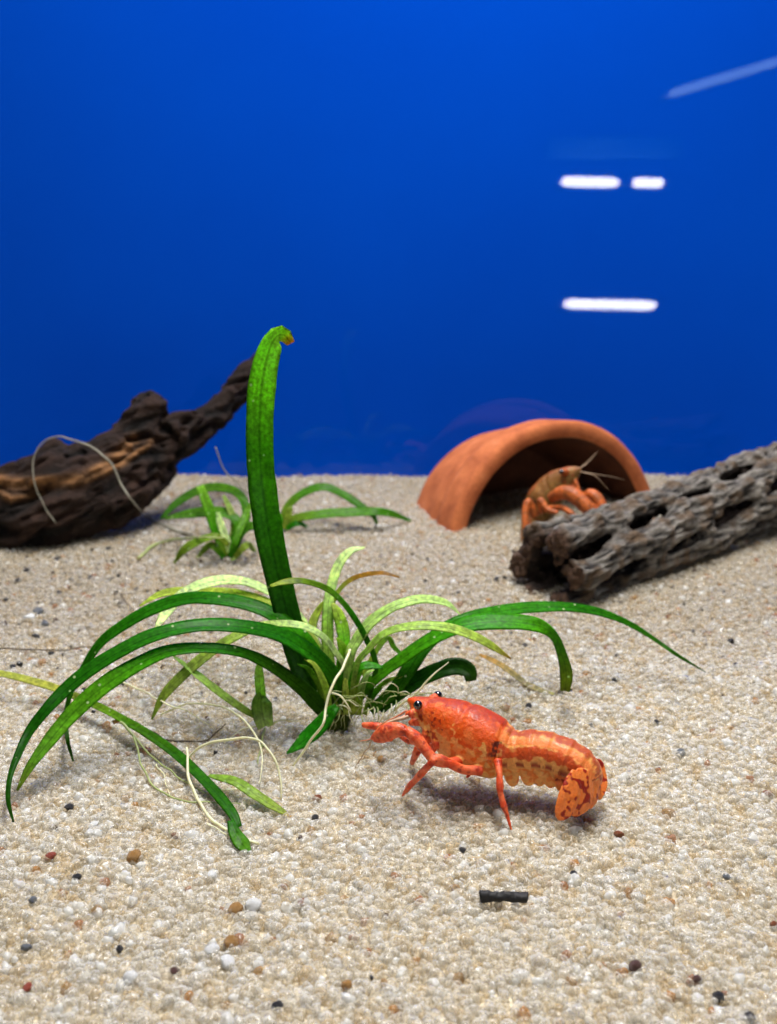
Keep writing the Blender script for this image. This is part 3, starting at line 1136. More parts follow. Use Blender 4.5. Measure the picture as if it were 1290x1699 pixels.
    lf([(615, 1180, b - .004, 16, 10), (655, 1146, b - .003, 24, 20), (682, 1106, b - .001, 26, 25), (706, 1072, b + .001, 24, 32), (742, 1041, b + .004, 20, 40), (783, 1024, b + .006, 19, 45), (831, 1014, b + .009, 19, 45), (883, 1008, b + .011, 19, 45), (935, 1007, b + .012, 17, 45), (983, 1013, b + .013, 14, 42), (1022, 1025, b + .013, 11, 40), (1057, 1042, b + .013, 9, 38), (1091, 1064, b + .012, 7, 35), (1126, 1088, b + .010, 6, 30), (1171, 1115, zg(1171, 1115) - .003, 2, 30)], [(0, DEEP), (0.2, lin(40, 108, 26)), (0.45, lin(56, 140, 26)), (0.65, DARK), (1, DEEP)], n=70)
    lf([(572, 1160, b - .004, 10, 10), (581, 1088, b - .005, 17, 10), (593, 1062, b - .004, 19, 20), (615, 1033, b - .003, 19, 30), (645, 1011, b - .002, 17, 38), (678, 998, b - .001, 16, 42), (707, 994, b, 14, 45), (741, 1001, b + .001, 10, 42), (764, 1020, b + .001, 2, 40)], [(0, OLIVE), (0.3, lin(190, 218, 130)), (1, PALE)], n=50)
    lf([(583, 1165, b - .005, 8, 10), (592, 1104, b - .007, 10, 15), (611, 1078, b - .008, 11, 25), (637, 1052, b - .009, 12, 35), (670, 1041, b - .009, 13, 42), (707, 1038, b - .009, 15, 45), (745, 1042, b - .009, 16, 42), (782, 1054, b - .008, 15, 38), (815, 1071, b - .007, 12, 35), (848, 1093, b - .006, 3, 30)], [(0, OLIVE), (0.25, lin(172, 206, 100)), (0.7, lin(200, 222, 130)), (0.9, YELLOW), (1, BROWN)], n=56)
    lf([(578, 1150, b - .005, 10, 15), (592, 1112, b - .006, 13, 30), (613, 1104, b - .006, 13, 40), (636, 1108, b - .006, 5, 40)], [(0, GREEN), (1, lin(60, 150, 30))], n=26)
    lf([(630, 1178, b - .004, 18, 10), (660, 1152, b - .003, 24, 20), (692, 1130, b - .002, 27, 25), (728, 1113, b - .002, 28, 25), (758, 1106, b - .002, 29, 20), (778, 1114, b - .003, 26, 10), (782, 1130, b - .004, 18, 0)], [(0, DEEP), (0.4, lin(24, 76, 30)), (0.8, lin(30, 78, 38)), (1, lin(36, 70, 34))], n=46, fold=0.3)
    # short leaf in front lying on the sand
    lf([(560, 1172, b - .010, 12, 10), (548, 1184, b - .011, 22, 20), (533, 1203, None, 27, 25), (512, 1222, None, 26, 30), (494, 1237, None, 17, 30), (476, 1250, 'g', 3, 30)], [(0, DARK), (0.6, lin(40, 138, 34)), (1, lin(70, 160, 60))], n=40)
    # crown where the leaves join
    p3, s = px_path([(560, 1206, b + .001, 52), (566, 1180, b, 58), (568, 1150, b, 50), (566, 1122, b, 26)], 14)
    v, f = tube_mesh(p3, [0.34 * s[i, 3] * s[i, 2] / 1500 / FPX for i in range(14)], 16)
    me = mesh_from(v, f)
    set_color(me, 'tint', [lin(70, 92, 34)] * len(v)); set_color(me, 'across', [(0.3, 0.5, 0)] * len(v))
    link_mesh('crown', me, M_LEAF, root)
    # young narrow leaves packed in the heart
    rq = random.Random(21)
    for k in range(11):
        x0 = 545 + k * 6 + rq.uniform(-4, 4)
        lean = (k - 5) * 5.5 + rq.uniform(-8, 8)
        hgt = rq.uniform(46, 92)
        zz = b - .002 + rq.uniform(-.007, .005)
        lf([(x0, 1186, zz, 9, 5), (x0 + lean * .4, 1186 - hgt * .55, zz, rq.uniform(9, 13), 8), (x0 + lean * 1.2, 1186 - hgt, zz, 8, 15), (x0 + lean * 2.0, 1186 - hgt * 1.12, zz, 2, 25)],
           [(0, lin(150, 164, 90)), (0.4, rq.choice([OLIVE, lin(120, 160, 50), GREEN])), (1, rq.choice([YELLOW, PALE, BRIGHT]))], n=22)
    # roots
    r = lambda pts, m=M_ROOT, **k: make_root('root', pts, m, root, **k)
    for k in range(14):
        x0 = rq.uniform(545, 680); y0 = rq.uniform(1172, 1186) - max(0, x0 - 600) * 0.18
        dx = rq.uniform(-14, 14)
        yg = y0 + rq.uniform(22, 34)
        r([(x0, y0, b - .006, 2.4), (x0 + dx * .3, y0 + 12, b - .008, 2.2), (x0 + dx, yg, zg(x0 + dx, yg) - .001, 1.6)], rq.choice([M_ROOT, M_ROOT_GREEN]), n=12)
    r([(581, 1078, b - .007, 5), (574, 1098, b - .010, 5), (560, 1120, b - .013, 5), (548, 1145, b - .015, 5), (541, 1172, b - .016, 5), (536, 1200, b - .018, 5), (528, 1215, None, 5), (508, 1243, None, 5), (486, 1272, 'g', 5)], taper=0.8)
    rr = random.Random(5)
    for k in range(24):
        x0, y0 = rr.uniform(560, 690), rr.uniform(1140, 1180)
        ang = rr.uniform(-0.5, 3.6)
        ln = rr.uniform(30, 75)
        x1, y1 = x0 + math.cos(ang) * ln * 0.5, y0 + abs(math.sin(ang)) * 18 - rr.uniform(0, 14)
        x2, y2 = x0 + math.cos(ang) * ln, min(1215, y0 + rr.uniform(14, 42))
        z1 = b - .006 - rr.uniform(0, .004)
        r([(x0, y0, z1, 2.0), (x1, y1, z1 - .001, 1.9), (x2, y2, zg(x2, y2) - .0015, 2.0)], rr.choice([M_ROOT, M_ROOT_GREEN, M_ROOT_GREEN, M_ROOT_GREEN]), n=18)
    r([(655, 1178, b - .008, 4), (690, 1150, b - .010, 5), (718, 1120, b - .010, 5), (745, 1098, b - .009, 3)], n=20)
    r([(551, 1150, b - .012, 4), (564, 1156, b - .013, 4), (575, 1168, b - .013, 4), (582, 1178, b - .013, 4)], n=16)


build_main_plant()


def build_left_plantlet():
    base = G(438, 1205)
    root = empty('plantlet', base)
    tag(root, 'small pale plantlet with folded leaf and trailing white roots left of the tall leaf', 'plant')
    z = zg(438, 1205) - .002
    lf = lambda pts, cols, **k: make_leaf(pts, cols, root, **k)
    lf([(436, 1196, z, 14, 5), (433, 1150, z - .001, 17, 5), (430, 1118, z - .001, 15, 5), (431, 1096, z - .001, 6, 5)], [(0, GREEN), (0.4, lin(160, 212, 70)), (1, lin(176, 210, 110))], n=26)
    lf([(441, 1206, z - .002, 26, 0), (436, 1185, z - .003, 34, 0), (434, 1166, z - .003, 32, 10), (436, 1153, z - .001, 14, 30)], [(0, lin(190, 206, 150)), (0.5, lin(136, 172, 92)), (1, lin(96, 140, 60))], n=26, fold=0.5)
    lf([(430, 1192, z - .002, 9, 25), (388, 1166, z - .003, 12, 35), (337, 1127, z - .002, 12, 35), (287, 1087, z + .001, 4, 35)], [(0, OLIVE), (0.4, lin(190, 214, 120)), (1, lin(140, 180, 80))], n=34)
    r = lambda pts, m=M_ROOT, **k: make_root('root', pts, m, root, **k)
    r([(267, 1186, 'g', 3.5), (310, 1169, None, 4), (349, 1168, zg(400, 1195) - .008, 4), (384, 1180, None, 5), (415, 1207, None, 5), (434, 1246, None, 5), (431, 1300, 'g', 4)])
    r([(202, 1130, 'g', 4), (233, 1145, None, 4), (271, 1165, zg(280, 1185) - .006, 4), (310, 1180, None, 4), (349, 1204, 'g', 3)])
    r([(445, 1205, z, 4), (470, 1195, z - .002, 4), (500, 1196, 'g', 3)], n=20)
    r([(430, 1205, z, 3), (400, 1212, 'g', 3), (372, 1232, 'g', 3)], n=20)
    r([(440, 1208, z, 4), (433, 1240, 'g', 4), (428, 1268, 'g', 3)], M_ROOT_GREEN, n=20)


build_left_plantlet()


def build_fallen_leaf():
    root = empty('fallen_leaf', G(300, 1330))
    tag(root, 'long dark green fallen leaf lying across sand with white roots tangled along it', 'leaf')
    zt = zg(400, 1390)
    lf = lambda pts, cols, **k: make_leaf(pts, cols, root, name='blade', **k)
    lf([(-30, 1110, zg(0, 1160), 8, 30), (0, 1117, None, 10, 30), (39, 1126, None, 12, 30), (89, 1141, zg(89, 1175), 13, 30), (143, 1163, None, 13, 30), (194, 1188, zg(194, 1222), 13, 30), (248, 1219, None, 15, 30), (302, 1259, zg(302, 1285) , 16, 30), (349, 1305, None, 17, 30), (384, 1347, zg(384, 1352) - .002, 17, 25), (396, 1372, 'g', 13, 20)], [(0, lin(206, 210, 120)), (0.25, lin(196, 196, 100)), (0.36, lin(110, 146, 48)), (0.5, lin(84, 138, 36)), (0.7, lin(48, 112, 28)), (1, lin(40, 106, 26))], n=70)
    lf([(383, 1362, zg(385, 1370) - .003, 12, 10), (390, 1382, None, 20, 15), (402, 1400, None, 24, 20), (414, 1412, 'g', 8, 20)], [(0, DARK), (1, lin(84, 140, 50))], n=22)
    r = lambda pts, m=M_ROOT, **k: make_root('root', pts, m, root, **k)
    r([(310, 1240, zg(312, 1275) - .004, 4), (311, 1277, None, 5), (322, 1312, None, 6), (341, 1347, None, 6), (380, 1380, None, 6), (430, 1400, 'g', 5)], taper=0.9)
    r([(308, 1268, 'g', 4), (333, 1239, zg(345, 1265) - .004, 5), (368, 1229, None, 5), (419, 1225, None, 5), (446, 1246, None, 5), (465, 1282, None, 5), (467, 1326, 'g', 4)], taper=0.8)
    r([(222, 1222, zg(226, 1250) - .003, 4), (227, 1240, None, 4), (236, 1272, None, 4), (264, 1312, 'g', 4), (310, 1330, 'g', 4), (349, 1332, 'g', 4), (400, 1334, 'g', 3)], M_ROOT_GREEN)
    r([(200, 1198, zg(208, 1225) - .002, 5), (213, 1210, None, 5), (240, 1243, None, 4), (279, 1274, 'g', 4), (310, 1298, 'g', 4), (345, 1318, 'g', 3)], M_ROOT_GREEN)
    r([(260, 1268, 'g', 3), (272, 1288, 'g', 3), (282, 1322, 'g', 2.5)])
    r([(362, 1312, 'g', 3), (400, 1310, 'g', 4), (432, 1326, 'g', 3), (452, 1340, 'g', 3)])
    r([(345, 1366, 'g', 3), (372, 1384, 'g', 3), (400, 1392, 'g', 3)])
    r([(188, 1199, zg(190, 1215) - .001, 8), (200, 1196, None, 8), (212, 1194, None, 6)], simple_mat('brown_scar', (150, 110, 52), 0.6, 0.3, 800), n=12)


build_fallen_leaf()

root = empty('loose_leaf', G(420, 1340))
tag(root, 'short pale green loose leaf on sand between the fallen leaf and the crayfish', 'leaf')
make_leaf([(347, 1287, zg(347, 1310), 6, 35), (388, 1296, None, 15, 35), (426, 1320, None, 17, 35), (456, 1339, None, 13, 35), (483, 1355, 'g', 4, 35)], [(0, lin(150, 186, 84)), (0.5, lin(170, 200, 90)), (0.9, lin(160, 180, 80)), (1, lin(180, 140, 70))], root, name='blade', n=34)
root = empty('withered_leaf', G(870, 1150))
tag(root, 'thin withered brown translucent leaf on sand behind the orange crayfish', 'leaf')
make_leaf([(796, 1086, zg(800, 1120), 4, 30), (831, 1103, None, 9, 30), (874, 1134, 'g', 9, 30), (900, 1146, 'g', 7, 30), (920, 1151, 'g', 3, 30)], [(0, lin(150, 120, 80)), (0.5, lin(190, 172, 134)), (1, lin(206, 196, 170))], root, name='blade', n=30)


def build_far_plants():
    zb = zg(380, 930)
    root = empty('grass_plant', G(378, 928))
    tag(root, 'low green plant with drooping leaves on sand beside the driftwood', 'plant')
    lf = lambda pts, cols, **k: make_leaf(pts, cols, root, n=30, **k)
    b = zb - .002
    lf([(376, 924, b, 14, 0), (360, 883, b + .001, 17, 0), (346, 842, b + .002, 18, 5), (332, 806, b + .003, 12, 10)], [(0, OLIVE), (0.4, GREEN), (1, lin(150, 206, 70))])
    lf([(385, 920, b + .004, 12, 10), (408, 860, b + .010, 14, 20), (400, 824, b + .016, 15, 35), (369, 809, b + .02, 15, 40), (332, 813, b + .02, 14, 40), (294, 835, b + .017, 13, 35), (268, 861, b + .012, 5, 35)], [(0, DARK), (0.5, lin(70, 120, 40)), (1, lin(46, 100, 40))])
    lf([(380, 915, b + .002, 12, 10), (395, 870, b + .004, 15, 25), (369, 850, b + .006, 17, 40), (320, 852, b + .006, 16, 40), (274, 860, b + .005, 5, 35)], [(0, DARK), (0.5, lin(78, 132, 44)), (1, lin(60, 110, 44))])
    lf([(380, 920, b + .003, 8, 0), (388, 870, b + .005, 10, 5), (382, 845, b + .006, 11, 5), (371, 822, b + .007, 5, 5)], [(0, OLIVE), (1, lin(190, 214, 130))])
    lf([(388, 930, b - .002, 9, 5), (377, 898, b - .003, 12, 0), (366, 868, b - .003, 12, 0), (362, 850, b - .002, 5, 0)], [(0, PALE), (0.5, WHITE), (1, PALE)])
    lf([(380, 905, b - .003, 8, 20), (360, 890, b - .004, 11, 35), (330, 898, b - .005, 13, 35), (305, 913, b - .005, 13, 30), (290, 934, 'g', 4, 30)], [(0, OLIVE), (0.5, lin(120, 160, 60)), (1, OLIVE)])
    lf([(385, 915, b - .002, 9, 10), (405, 880, b, 13, 25), (428, 872, b + .001, 13, 35), (445, 888, 'g', 4, 30)], [(0, DARK), (1, lin(90, 136, 60))])
    lf([(390, 925, b - .003, 8, 10), (410, 905, b - .003, 12, 30), (424, 915, 'g', 5, 30)], [(0, OLIVE), (1, lin(150, 180, 80))])
    lf([(372, 925, b - .003, 9, 10), (350, 905, b - .004, 12, 30), (328, 925, 'g', 5, 30)], [(0, DARK), (1, OLIVE)])
    lf([(382, 925, b - .003, 9, 10), (392, 895, b - .003, 13, 10), (410, 850, b + .002, 12, 15), (416, 835, b + .003, 4, 20)], [(0, DARK), (1, lin(120, 176, 60))])
    r = lambda pts, m=M_ROOT_GREY, **k: make_root('runner', pts, m, root, **k)
    r([(230, 926, 'g', 5), (257, 904, 'g', 6), (285, 896, 'g', 5), (330, 892, b - .005, 5), (375, 892, b - .004, 5)], M_ROOT_GREEN)
    # long grey runner arching over the driftwood
    zd = zg(100, 895) - 0.016
    r([(93, 868, zd - .001, 2), (70, 833, zd - .002, 2), (57, 797, zd - .002, 2), (59, 752, zd, 2), (85, 726, zd + .001, 2.4), (116, 728, zd, 3.2), (155, 744, zd - .001, 3.8), (186, 771, zd - .001, 3.8), (202, 805, zd, 3.8), (221, 832, zd + .001, 3.8), (246, 857, zg(248, 862) - .002, 3.8), (287, 878, 'g', 7), (325, 890, 'g', 6)], taper=0.9, n=70)
    r([(358, 742, b + .012, 2.5), (370, 775, b + .014, 3), (392, 800, b + .016, 4), (412, 818, b + .017, 5)], n=24)
    # second crown to the right
    root2 = empty('grass_plant', G(475, 878))
    tag(root2, 'low green plant with two long leaves arching towards the pot', 'plant')
    zc = zg(475, 878) - .002
    lf2 = lambda pts, cols, **k: make_leaf(pts, cols, root2, n=34, **k)
    lf2([(476, 876, zc, 9, 10), (473, 848, zc + .001, 12, 20), (499, 821, zc + .003, 13, 35), (536, 808, zc + .004, 13, 42), (570, 821, zc + .003, 13, 40), (605, 844, zc + .001, 12, 35), (620, 856, zc, 9, 20), (626, 870, 'g', 4, 10)], [(0, OLIVE), (0.3, lin(70, 130, 40)), (1, lin(50, 110, 36))])
    lf2([(476, 876, zc - .001, 9, 10), (488, 861, zc - .002, 13, 25), (536, 853, zc - .002, 15, 40), (592, 850, zc - .001, 15, 40), (640, 850, zc, 13, 38), (682, 864, 'g', 4, 35)], [(0, OLIVE), (0.3, lin(90, 150, 44)), (1, lin(46, 110, 36))])
    lf2([(472, 878, zc - .002, 8, 0), (480, 850, zc - .001, 11, 0), (484, 838, zc, 4, 0)], [(0, OLIVE), (1, lin(120, 150, 70))])
    lf2([(472, 878, zc - .002, 8, 0), (458, 850, zc, 11, 5), (440, 835, zc + .002, 4, 10)], [(0, DARK), (1, GREEN)])
    lf2([(474, 878, zc - .002, 8, 20), (494, 868, zc - .003, 10, 30), (510, 874, 'g', 4, 30)], [(0, DARK), (1, DARK)])


build_far_plants()


# ------------------------------------------------------------------ crayfish
def build_crayfish(name, label, spine, limbs, plates, eyes, feelers, palette, mat, base, voxel, pleura=True, group=None):
    """spine: (px, py, depth, half_height_px, half_width_px) from the tip of the head to the tail;
    limbs: lists of (px, py, depth, half_width_px); plates: lists of (px, py, depth)."""
    root = empty(name, base)
    tag(root, label, 'crayfish', group)
    z = fill_depth(spine)
    arr = np.c_[np.array([[s[0], s[1]] for s in spine], float), z * 1500, np.array([[s[3], s[4]] for s in spine], float)]
    n = 84
    s = catmull(arr, n)
    pts = [P(r[0], r[1], r[2] / 1500) for r in s]
    hh = [r[3] * (r[2] / 1500) / FPX for r in s]
    hw = [r[4] * (r[2] / 1500) / FPX for r in s]
    parts = []
    verts, faces, SEG = [], [], 32
    ups = []
    lat0 = None
    for i in range(n):
        t = (pts[min(i + 1, n - 1)] - pts[max(i - 1, 0)]).normalized()
        lat = t.cross(Vector((0, 0, 1)))
        if lat0 is not None and lat.length < 0.35:
            lat = lat0 - t * lat0.dot(t)
        lat.normalize()
        if lat0 is not None and lat.dot(lat0) < 0:
            lat = -lat
        lat0 = lat
        up = lat.cross(t).normalized()
        if up.z < 0 and i < n * 0.8:
            up = -up
        if ups and up.dot(ups[-1][0]) < 0:
            up = -up
        ups.append((up, lat, t))
        u = i / (n - 1)
        k = 1.0
        if 0.52 < u < 0.97:                       # overlapping rings of the abdomen
            ph = ((u - 0.52) / 0.45 * 6) % 1.0
            k = 0.955 + 0.075 * ph
        if 0.47 < u <= 0.52:
            k = 0.95
        for j in range(SEG):
            th = 2 * math.pi * j / SEG
            c, sn = math.cos(th), math.sin(th)
            ey = abs(sn) ** 0.92 * (1 if sn > 0 else -1)
            ex = abs(c) ** 0.92 * (1 if c > 0 else -1)
            kk = k
            if u < 0.5:                           # groove across the carapace
                g = 0.27 + 0.05 * (1 - sn)
                kk = 1 - 0.055 * math.exp(-((u - g) / 0.012) ** 2)
            lo = 0.93 if sn < 0 else 1.0
            verts.append(pts[i] + lat * (ex * hw[i] * kk) + up * (ey * hh[i] * kk * lo))
    for i in range(n - 1):
        for j in range(SEG):
            j2 = (j + 1) % SEG
            faces.append((i * SEG + j, i * SEG + j2, (i + 1) * SEG + j2, (i + 1) * SEG + j))
    faces.append(tuple(reversed(range(SEG))))
    faces.append(tuple(range((n - 1) * SEG, n * SEG)))
    parts.append((verts, faces))
    if pleura:
        for k in range(6):
            i = int((0.55 + 0.42 * (k + 0.4) / 6) * (n - 1))
            up, lat, t = ups[i]
            for sd in (-1, 1):
                c = pts[i] + lat * (sd * hw[i] * 0.80) - up * (hh[i] * 0.72)
                parts.append(ellipsoid(c, (t * hh[i] * 0.34, lat * hw[i] * 0.16, up * hh[i] * 0.50)))
    limb_paths = []
    for lb in limbs:
        m = 26
        p3, ss = px_path([(a, b, c, d) for a, b, c, d in lb], m, free=True)
        rad = [ss[i, 3] * ss[i, 2] / 1500 / FPX for i in range(m)]
        parts.append(tube_mesh(p3, rad, 12))
        limb_paths.append((p3, rad))
    plate_c = []
    for pl, th in plates:
        ol = catmull(np.array([[a, b, c * 1500] for a, b, c in pl] + [[pl[0][0], pl[0][1], pl[0][2] * 1500]]), 25)[:-1]
        o3 = [P(r[0], r[1], r[2] / 1500) for r in ol]
        parts.append(plate(o3, th, 0.0004))
        plate_c.append((np.array(sum(o3, Vector()) / len(o3)), max((np.array(q) - np.array(sum(o3, Vector()) / len(o3))) @ (np.array(q) - np.array(sum(o3, Vector()) / len(o3))) for q in o3) ** 0.5))
    me, co = remesh(parts, voxel, 2)
    # colours of the shell
    best = np.full(len(co), 1e9); hi = np.zeros(len(co)); uu = np.zeros(len(co)); ratio = np.zeros(len(co))
    A = np.array([list(p) for p in pts])
    for i in range(n):
        r = co - A[i]
        up, lat, t = (np.array(q) for q in ups[i])
        dd = np.abs(r @ t)
        hgt = (r @ up) / hh[i]; wd = (r @ lat) / hw[i]
        q = np.hypot(hgt, wd)
        sc = dd / 0.0006 + np.maximum(q - 1.0, 0) * 3
        m = sc < best
        best[m] = sc[m]; hi[m] = hgt[m]; uu[m] = i / (n - 1); ratio[m] = q[m]
    pal = {k: np.array(lin(*v)) for k, v in palette.items()}
    sidec = co
    nA = npnoise(sidec, 420, 2.0); nB = npnoise(sidec, 900, 5.0); nC = npnoise(sidec, 1700, 8.0)
    sstep = lambda x, a, b: (lambda t: t * t * (3 - 2 * t))(np.clip((x - a) / (b - a), 0, 1))
    mixc = lambda c, d, k: c * (1 - k[:, None]) + d * k[:, None]
    jag = 0.34 * nA + 0.42 * nB + 0.16 * nC
    ab = uu > 0.51
    c = np.tile(pal['pale'], (len(co), 1))
    # carapace: amber below, deep orange above, dark along the back
    k = sstep(hi + jag + 0.10 * np.sin(uu * 40) + 0.25 * np.clip((0.25 - uu) / 0.2, 0, 1), 0.06, 0.18) * (~ab)
    c = mixc(c, pal['orange'], k)
    k = sstep(nB + 0.3 * nA + 0.4 * nC, 0.08, 0.18) * (hi < 0.15) * (~ab)
    c = mixc(c, pal['amber'], 0.85 * k)
    k = sstep(nA + 0.5 * nC, 0.20, 0.45) * (hi > 0.0) * (~ab)
    c = mixc(c, pal['light'], 0.75 * k)
    k = sstep(hi + 0.12 * nB, 0.84, 0.98)
    c = mixc(c, pal['back'], 0.85 * k)
    # head spots and the mark at the end of the carapace
    k = sstep(nB + 0.6 * nC, 0.30, 0.42) * (uu < 0.24) * (hi < 0.55)
    c = mixc(c, pal['red'], 0.9 * k)
    k = np.exp(-((uu - 0.500 - 0.012 * nB) / 0.024) ** 2) * sstep(hi + 0.2 * nB, -0.05, 0.15) * (hi < 0.62)
    c = mixc(c, pal['dark'], np.clip(1.5 * k * (0.6 + 1.6 * nC), 0, 0.95))
    # abdomen: light dorsal stripe, deep band, pale band, row of red dashes, pale fringe
    k = ab * sstep(hi + 0.7 * jag, 0.14, 0.22) * (1 - sstep(hi + 0.4 * jag, 0.56, 0.66))
    c = mixc(c, pal['deep'], 0.9 * k)
    k = ab * sstep(hi, 0.62, 0.70) * (1 - sstep(hi, 0.84, 0.92))
    c = mixc(c, pal['light'], 0.8 * k)
    k = ab * np.exp(-((hi + 0.18 + 0.15 * nA) / 0.15) ** 2) * sstep(np.sin((uu - 0.52) / 0.45 * 2 * math.pi * 6) + 1.0 * nB, -0.45, 0.0)
    c = mixc(c, pal['red'], 0.92 * k)
    k = ab * (hi < -0.35) * sstep(nB + 0.5 * nC, 0.0, 0.3)
    c = mixc(c, pal['amber'], 0.8 * k)
    # limbs
    limbm = np.zeros(len(co), bool)
    body_like = ratio < 1.10
    for p3, rad in limb_paths:
        d, u = seg_dist(co, p3)
        rr = np.interp(u, np.linspace(0, 1, len(rad)), rad)
        m = (d < rr * 1.35 + 0.0002) & (~body_like | (u > 0.45))
        band = sstep(np.sin(u * 24 + nA * 3) + 0.9 * nB, 0.05, 0.5)
        lc = mixc(np.tile(pal['limb'], (len(co), 1)), pal['limbdark'], 0.75 * band)
        lc = mixc(lc, pal['red'], 0.7 * sstep(nB + nC * 0.6, 0.34, 0.46))
        c[m] = lc[m]
        limbm |= m
    # tail fan
    for pc, pr in plate_c:
        m = (np.linalg.norm(co - pc, axis=1) < pr * 1.1) & (ratio > 1.05) & (~limbm) | ((np.linalg.norm(co - pc, axis=1) < pr * 1.05) & (uu > 0.965))
        lc = mixc(np.tile(pal['fan'], (len(co), 1)), pal['amber'], sstep(nB, -0.1, 0.3) * 0.6)
        lc = mixc(lc, pal['red'], sstep(0.5 * nA + 0.95 * nB + 0.3 * nC, 0.22, 0.32))
        c[m] = lc[m]
    me.vertices.foreach_set('co', (co + np.c_[nB, nC, nA] * 0.00006).astype(np.float32).ravel())
    set_color(me, 'tint', c)
    link_mesh('body', me, mat, root)
    for (px, py, dz, r) in eyes:
        cpt = P(px, py, dz)
        rr = r * dz / FPX
        v, f = ellipsoid(cpt, (Vector((rr, 0, 0)), Vector((0, rr, 0)), Vector((0, 0, rr))), 18, 12)
        link_mesh('eye', mesh_from(v, f), M_EYE, root)
    for pl, fm in feelers:
        make_root('antenna', pl, fm, root, n=36, taper=0.4)
    return root


ZC = ground_depth(838, 1328)
SL = 4.2e-5


def cz(px, off=0.0):
    return ZC + (840 - px) * SL + off - 0.0015


PAL1 = dict(pale=(238, 168, 90), orange=(222, 86, 12), amber=(228, 116, 28), light=(236, 124, 56), back=(168, 46, 14), red=(150, 28, 6), dark=(84, 14, 6), deep=(206, 66, 8), limb=(230, 108, 62), limbdark=(206, 62, 18), fan=(232, 126, 54))
spine1 = [(677, 1161, cz(677), 3, 3), (686, 1165, cz(686), 11, 10), (700, 1175, cz(700), 22, 21), (720, 1187, cz(720), 34, 31), (745, 1203, cz(745), 48, 41), (772, 1220, cz(772), 56, 48), (800, 1234, cz(800), 56, 49), (824, 1243, cz(824), 52, 47), (838, 1247, cz(838), 46, 43), (849, 1250, cz(849), 38.5, 37), (862, 1250, cz(862), 37, 37), (880, 1249, cz(880), 37.5, 38), (900, 1250, cz(900), 37, 38), (925, 1256, cz(925), 36, 36), (948, 1266, cz(948), 35, 35), (968, 1279, cz(968), 31, 31), (978, 1292, cz(978), 22, 26), (983, 1306, cz(983), 14, 18)]
NF = -0.005     # towards the camera: near side of the body
limbs1 = [
    # near claw: upper arm, wrist, hand
    [(764, 1262, cz(764, NF), 9), (740, 1266, cz(740, NF - .003), 8), (722, 1262, cz(722, NF - .005), 8.5), (706, 1243, cz(706, NF - .005), 9.5), (690, 1224, cz(690, NF - .005), 11), (674, 1212, cz(674, NF - .005), 9)],
    [(674, 1212, cz(674, NF - .005), 9), (660, 1211, cz(660, NF - .005), 13), (643, 1214, cz(643, NF - .005), 15), (628, 1220, cz(628, NF - .005), 10), (616, 1226, cz(616, NF - .005), 3)],
    [(650, 1222, cz(650, NF - .0055), 8), (632, 1228, cz(632, NF - .0055), 5), (620, 1229, cz(620, NF - .0055), 2)],
    # far claw
    [(712, 1226, cz(712, .004), 8), (680, 1228, cz(680, .008), 7), (655, 1210, cz(655, .008), 7), (630, 1206, cz(630, .006), 7), (612, 1204, cz(612, .006), 6), (601, 1203, cz(601, .006), 4)],
    # first near walking leg
    [(800, 1278, cz(800, NF), 9), (770, 1277, cz(770, NF - .002), 8), (745, 1266, cz(745, NF - .004), 8), (726, 1259, cz(726, NF - .005), 9), (714, 1268, cz(714, NF - .006), 6), (697, 1286, None, 6.6), (688, 1296, None, 5), (680, 1304, None, 5.4), (668, 1321, 'g', 1.8)],
    # rear near leg
    [(826, 1262, cz(826, NF), 8), (829, 1284, cz(829, NF - .002), 5.6), (830, 1304, cz(830, NF - .003), 6.6), (831, 1316, None, 5.2), (837, 1340, None, 5.8), (840, 1347, None, 4.2), (849, 1377, 'g', 1.8)],
    # far leg seen under the head
    [(735, 1240, cz(735, .002), 7), (700, 1238, cz(700, .004), 7), (692, 1248, cz(692, .004), 7), (684, 1266, ground_depth(684, 1268) - .001, 4.5)],
    # far rear leg
    [(800, 1262, cz(800, .003), 6), (790, 1270, cz(790, .006), 5), (775, 1290, ground_depth(775, 1292) - .0005, 2.5)],
    # mouth parts
    [(712, 1204, cz(712, NF * .5), 9), (706, 1222, cz(706, NF * .6), 7), (709, 1240, cz(709, NF * .6), 4)],
    [(724, 1214, cz(724, NF * .7), 9), (722, 1234, cz(722, NF * .8), 6), (720, 1248, cz(720, NF * .8), 3)],
    [(694, 1182, cz(694, NF * .3), 8), (683, 1184, cz(683, NF * .4), 7), (674, 1186, cz(674, NF * .4), 4)],
    [(700, 1196, cz(700, NF * .4), 9), (687, 1198, cz(687, NF * .5), 7), (679, 1200, cz(679, NF * .5), 4)],
    # eye stalks
    [(712, 1168, cz(712, .0012), 10), (722, 1158, cz(722, .0028), 8), (726, 1154, cz(726, .0034), 6)],
    [(704, 1172, cz(704, -.001), 10), (696, 1170, cz(696, -.0026), 8)],
]
tz = cz(980)
